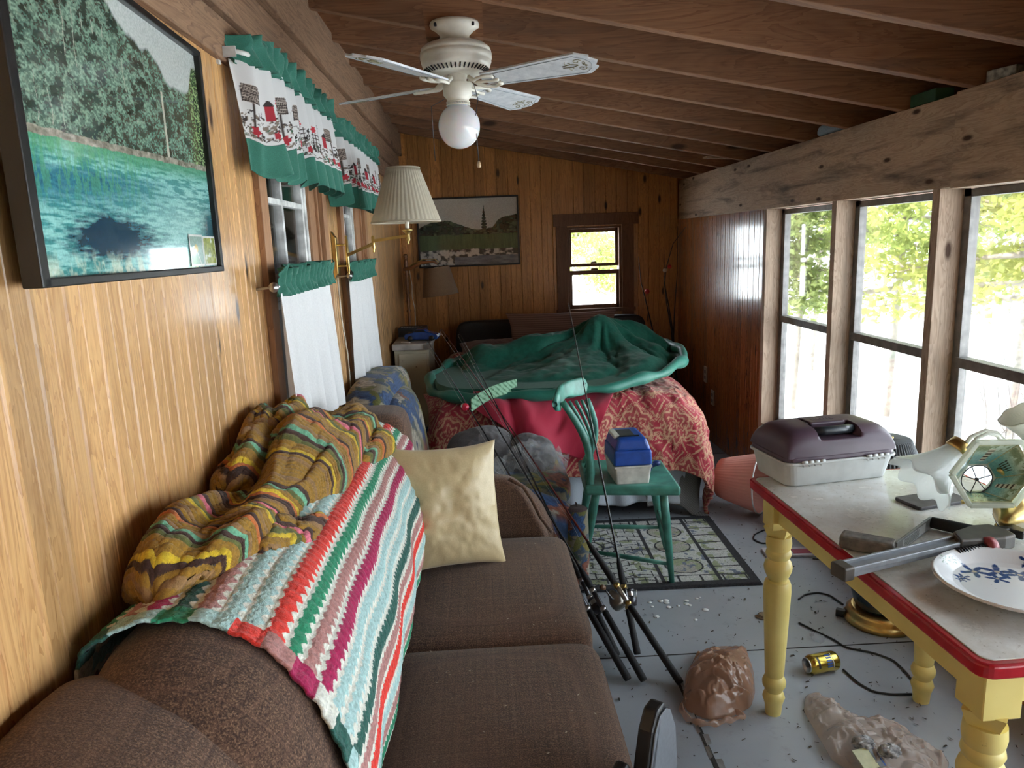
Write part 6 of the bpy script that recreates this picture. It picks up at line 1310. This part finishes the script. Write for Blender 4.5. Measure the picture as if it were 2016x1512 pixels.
# slate coaster, wire tangle, crystal drop
o=B().at(TP(.40,.74),RT@rotz(.2)).prism(rrect(-.085,-.045,.085,.045,.008),0.001,.010,'z').out('slate_tile',plain('dark_slate',(.06,.055,.06),.5,0,.3,30),smooth=False,bevel=.002); tag(o,'dark slate tile lying under the ruffled glass shade','tile')
q=[atz(*p,TH+.012) for p in ((1955,1012),(1962,1030),(1975,1046),(1995,1044),(2005,1035)  )]; tag(B().tube(q,.002,6).out('lamp_wire',DKMET),'thin dark wire curling below the hexagonal shade','wire')
o=B().sell(tuple(atz(2010,1045,TH+.022)),(.024,.024,.022),(1,1),24,16).out('crystal_drop',film('crystal_glass',(.8,.85,.88),.5,.05)); tag(o,'clear round glass piece at the right edge behind the wrench','glass')
# ================================================================ FLOOR THINGS
GOLDC=plain('gold_can_metal',(.52,.38,.07),.22,.9,.06,30)
can=thing('beer_can','gold drink can with blue lettering lying on its side on the floor','can',tuple(atz(1620,1325,0)))
c0=atz(1588,1310,.033); c1_=atz(1652,1298,.033); ax=(c1_-c0); ax[2]=0; ax/=np.linalg.norm(ax); c0=c0*[1,1,0]+[0,0,.033]; Lc=.115
B().lathe([(.024,.0),(.026,.002),(.0325,.014),(.033,.02),(.033,Lc-.012),(.030,Lc-.004),(.025,Lc),(.001,Lc-.006)],c0,tuple(ax),40,cap=False).out('body',GOLDC,can)
B().lathe([(.001,.004),(.022,.004),(.0235,-.001),(.0255,-.001),(.0262,.003)],c0,tuple(ax),40).out('can_top',STEEL,can)
B().sell(tuple(c0+ax*.002+np.array([0,0,.004])),(.003,.012,.009),(.8,.8),14,10,R=frame(ax)@roty(PI/2)).out('pull_tab',plain('dark_tab',(.08,.08,.08),.3,.8),can)
f=frame(ax); 
def onc(a0,a1,x0,x1,mat,nm,r=.0334,lines=None):
    a=np.linspace(a0,a1,14); x=np.linspace(x0,x1,4); A_,X_=np.meshgrid(a,x,indexing='ij'); P=c0+ax*X_[...,None]+(f[:,0]*np.cos(A_)[...,None]+f[:,1]*np.sin(A_)[...,None])*r; grid(nm,P,mat,can)
toCam=EYE-c0; ac=math.atan2(toCam.dot(f[:,1]),toCam.dot(f[:,0])); CB=plain('can_blue',(.05,.12,.38),.3); CW=plain('can_white',(.6,.6,.58),.3)
# letters "Busch"-like block strokes run around the can: built as real strokes
for k in range(5): onc(ac-.75+k*.30,ac-.55+k*.30,.060,.080,CB,'blue_letter')
onc(ac-.6,ac+.6,.026,.034,BLACK,'dark_emblem'); onc(ac-.85,ac+.85,.0835,.0855,CW,'white_stripe')
# plastic bags
BAGM=film('brown_carrier_bag',(.58,.35,.23),.60,.07); BAG2=film('pale_carrier_bag',(.72,.60,.52),.42,.07)
def crumple(pts,hgt,seed,name,mat,label,n=220,m_=110,steep=3.2):
    O=closed(np.array([atz(*p,.004) for p in pts]),n); cen=O.mean(0); s=np.linspace(0,1,m_); P=O[:,None]*(1-s)[None,:,None]+cen[None,None]*s[None,:,None]
    x,y=P[...,0],P[...,1]; ss=np.broadcast_to(s,x.shape); a=np.arctan2(y-cen[1],x-cen[0])
    def crease(fx,fy,sd): f=fbm(fx,fy,sd,3); return 1-np.minimum(np.abs(f-.5)*9,1)
    z=hgt*(1-(1-ss)**steep)*(.70+.5*fbm(x*5+seed,y*5,seed+2,3)); e=sstep(0,.15,ss)
    z=z+(.020*crease(x*5,y*5,seed)+.013*crease(x*10+5,y*10,seed+3)+.007*crease(x*22,y*22,seed+6)-.014)*e
    P[...,2]=np.maximum(.003,z+.004); out=.10*np.sin(PI*np.clip(ss*2.2,0,1))*(hgt/.12); P[...,0]+=(P[...,0]-cen[0])*out; P[...,1]+=(P[...,1]-cen[1])*out
    P[...,1]+=.014*(fbm(x*12,y*14,seed+3)-.5)*e; P[:,-1]=P[:,-1].mean(0); return tag(grid(name,P,mat,wrapu=True,thick=.0008),label,'bag')
o=crumple([(1372,1290),(1410,1275),(1450,1275),(1472,1292),(1484,1325),(1486,1365),(1478,1392),(1440,1412),(1395,1418),(1352,1400),(1345,1370),(1350,1330)],.090,3,'plastic_bag',BAGM,'puffed brown plastic carrier bag on the floor by the rod handles')
hl=closed(np.array([atz(*p,.012) for p in ((1350,1372),(1340,1395),(1358,1418),(1395,1425),(1440,1415),(1470,1408),(1440,1398),(1408,1398),(1395,1380),(1372,1375))]),80)
vv=np.linspace(-1,1,9); k=np.arange(81)%80; cc_=hl.mean(0); rad_=(hl[k]-cc_)/np.linalg.norm(hl[k]-cc_,axis=1)[:,None]; P=hl[k][:,None]+rad_[:,None]*vv[None,:,None]*.010; P[...,2]=.006+.014*(1-vv[None]**2)*(.6+.6*fbm(np.arange(81)[:,None]*.25,vv[None]*2,3))+.004*np.sin(np.arange(81)[:,None]*.9+vv[None]*2); grid('bag_handle',P,BAGM,o)
o=crumple([(1585,1370),(1605,1362),(1640,1400),(1700,1418),(1770,1432),(1830,1465),(1870,1500),(1860,1530),(1790,1540),(1700,1530),(1640,1500),(1605,1440),(1582,1400)],.055,8,'plastic_bag',BAG2,'flattened translucent plastic carrier bag with crumpled paper on the floor')
pd=atz(1712,1490,.05); 
o2=B().at(pd*[1,1,0]+[0,0,.052],rotz(.2)@rotx(.35)).box((-.033,-.03,-.012),(.033,.03,-.008)).out('printed_carton',plain('pale_yellow_card',(.50,.50,.30),.5),smooth=False)
tag(o2,'small yellow and blue printed carton scrap on the translucent bag','carton')
B().at(pd*[1,1,0]+[0,0,.052],rotz(.2)@rotx(.35)).box((.014,-.031,-.008),(.030,.030,-.0072)).out('grey_panel',plain('grey_print',(.20,.22,.24),.5),o2,smooth=False)
B().at(pd*[1,1,0]+[0,0,.052],rotz(.2)@rotx(.35)).box((.030,-.031,-.008),(.034,.030,-.007)).out('blue_edge',CB,o2,smooth=False)
for i,p in enumerate(((1700,1462),(1752,1478))):
    rg=np.random.default_rng(i); o=B().sell(tuple(atz(*p,.058)),(.030,.022,.016),(1,1),30,20,fn=lambda P:P*(1+.35*(rg.random(P.shape[:2])[...,None]-.5))).out('crumpled_paper',plain('newsprint',(.42,.42,.42),.8,0,.55,60)); tag(o,['crumpled newsprint ball on the upper part of the translucent bag','crumpled newsprint ball on the right part of the translucent bag'][i],'paper')
# packet under the table
q=atz(1500,1097,.0); q1=atz(1600,1100,.0)
o=B().at(atz(1558,1090,0),rotz(-.08)).prism(rrect(-.13,-.045,.13,.045,.005),.001,.014,'z').out('printed_packet',plain('white_glossy_card',(.55,.52,.55),.3),smooth=False,bevel=.003); tag(o,'white and red printed packet on the floor behind the near table leg','packet')
B().at(atz(1558,1090,0),rotz(-.08)).box((-.0,-.03,.0145),(.125,.02,.0155)).out('red_print',plain('dull_red_print',(.30,.03,.06),.35),o,smooth=False)
# small litter on the floor, uncounted
LIT=plain('leaf_litter',(.06,.045,.03),.9,0,.4,60); V=[];F=[]; rg=np.random.default_rng(12)
for i in range(900):
    x,y=rg.uniform(.32,1.62),rg.uniform(1.2,4.0); L_=rg.uniform(.002,.009); a=rg.uniform(0,PI); w_=L_*rg.uniform(.12,.5); d=np.array([math.cos(a),math.sin(a),0]); e=np.array([-d[1],d[0],0]); c_=np.array([x,y,.0035 if not (x<1.2 and 2.9<y<3.8) else .015]); k=len(V)
    V+=[c_-d*L_-e*w_,c_+d*L_-e*w_*.5,c_+d*L_*.8+e*w_+[0,0,.002],c_-d*L_*.6+e*w_+[0,0,.001]]; F.append((k,k+1,k+2,k+3))
o=link('floor_litter',V,F,LIT,smooth=False); tag(o,'bits of leaf and dirt scattered over the grey floor','litter'); o['kind']='stuff'
b=B()
for i in range(15):
    q=atz(1290+rg.uniform(-15,100),1183+rg.uniform(-8,38),0); r=rg.uniform(.006,.013); b.lathe([(.001,.0025),(r,.0022),(r*1.05,.0008)],(q[0],q[1],0),n=14)
o=b.out('white_paint_drips',plain('dried_white_drips',(.75,.77,.77),.4)); tag(o,'cluster of dried white drips on the floor in front of the rug','drips'); o['kind']='stuff'
rg2=np.random.default_rng(5)
o=B().sell(tuple(atz(1515,1212,.004)),(.055,.028,.008),(1,1),40,14,fn=lambda P:P*(1+.4*(rg2.random(P.shape[:2])[...,None]-.5))).out('sawdust_clump',plain('tan_fibre',(.33,.25,.16),.95,0,.4,90)); tag(o,'tan clump of chewed fibre on the floor beside the near table leg','debris')
B().at((1.28,1.42,0)).out if 0 else None
o=B().bar((1.20,1.60,.02),(1.60,1.15,.02),.14,.03).out('loose_board',STUD,smooth=False,bevel=.002); tag(o,'loose wooden board on the floor beneath the right side of the table','board')
# ================================================================ BLACK CHAIR BACK, LOWER EDGE OF THE PICTURE
OC=thing('office_chair','black chair seen edge-on at the bottom of the view, between sofa and table','chair',(.53,1.02,0))
q0=aty(1310,1362,1.24); nrm=np.array([.80,-.60,0.]); lat=np.array([.60,.80,0.]); RC=np.stack([lat,-nrm,np.array([0,0,1.])],1); TC=np.array([q0[0]-.03,1.18,0])
GRY=plain('grey_chair_face',(.13,.14,.16),.5,0,.06,120); zt9=q0[2]
def outl(k,zt): return [(-.075+k,.475),(.085-k,.475),(.095-k,zt-.16),(.085-k,zt-.07),(.06-k,zt-.02),(.035,zt-k),(.005,zt-k),(-.02+k*.5,zt-.03),(-.05+k,zt-.12),(-.075+k,zt-.25)]
B().at(TC,RC).prism(outl(0,zt9),.0,.030,'y').out('back_shell',BLACK,OC,bevel=.006,smooth=False)
B().at(TC,RC).prism(outl(.006,zt9-.004),-.004,.0,'y').out('back_face',GRY,OC,bevel=.002,smooth=False)
B().at(TC,RC).prism([(-.095,.475),(-.04,.475),(-.04,zt9-.10),(-.06,zt9-.075),(-.085,zt9-.085),(-.098,zt9-.13)],.028,.055,'y').out('back_bracket',BLACK,OC,bevel=.008,smooth=False)
px9,py9=TC[0],TC[1]
B().sell((px9+.25,py9-.16,.435),(.22,.21,.035),(.5,.6)).out('seat',BLACK,OC)
B().tube([(px9+.03,py9-.01,.50),(px9+.07,py9-.06,.42),(px9+.15,py9-.12,.41)],.016,10).out('back_arm',BLACK,OC)
B().tube([(px9+.25,py9-.16,.07),(px9+.25,py9-.16,.42)],.022,14).out('gas_column',DKMET,OC)
for k in range(5):
    a=2*PI*k/5+.3; e=np.array([px9+.25+.22*math.cos(a),py9-.16+.22*math.sin(a)])
    B().tube([(px9+.25,py9-.16,.10),(e[0],e[1],.065)],[.020,.013],10).out('leg',BLACK,OC); B().lathe([(.001,-.014),(.024,-.014),(.026,0),(.024,.014),(.001,.014)],(e[0],e[1],.027),(math.sin(a),-math.cos(a),0),18).out('castor',BLACK,OC)
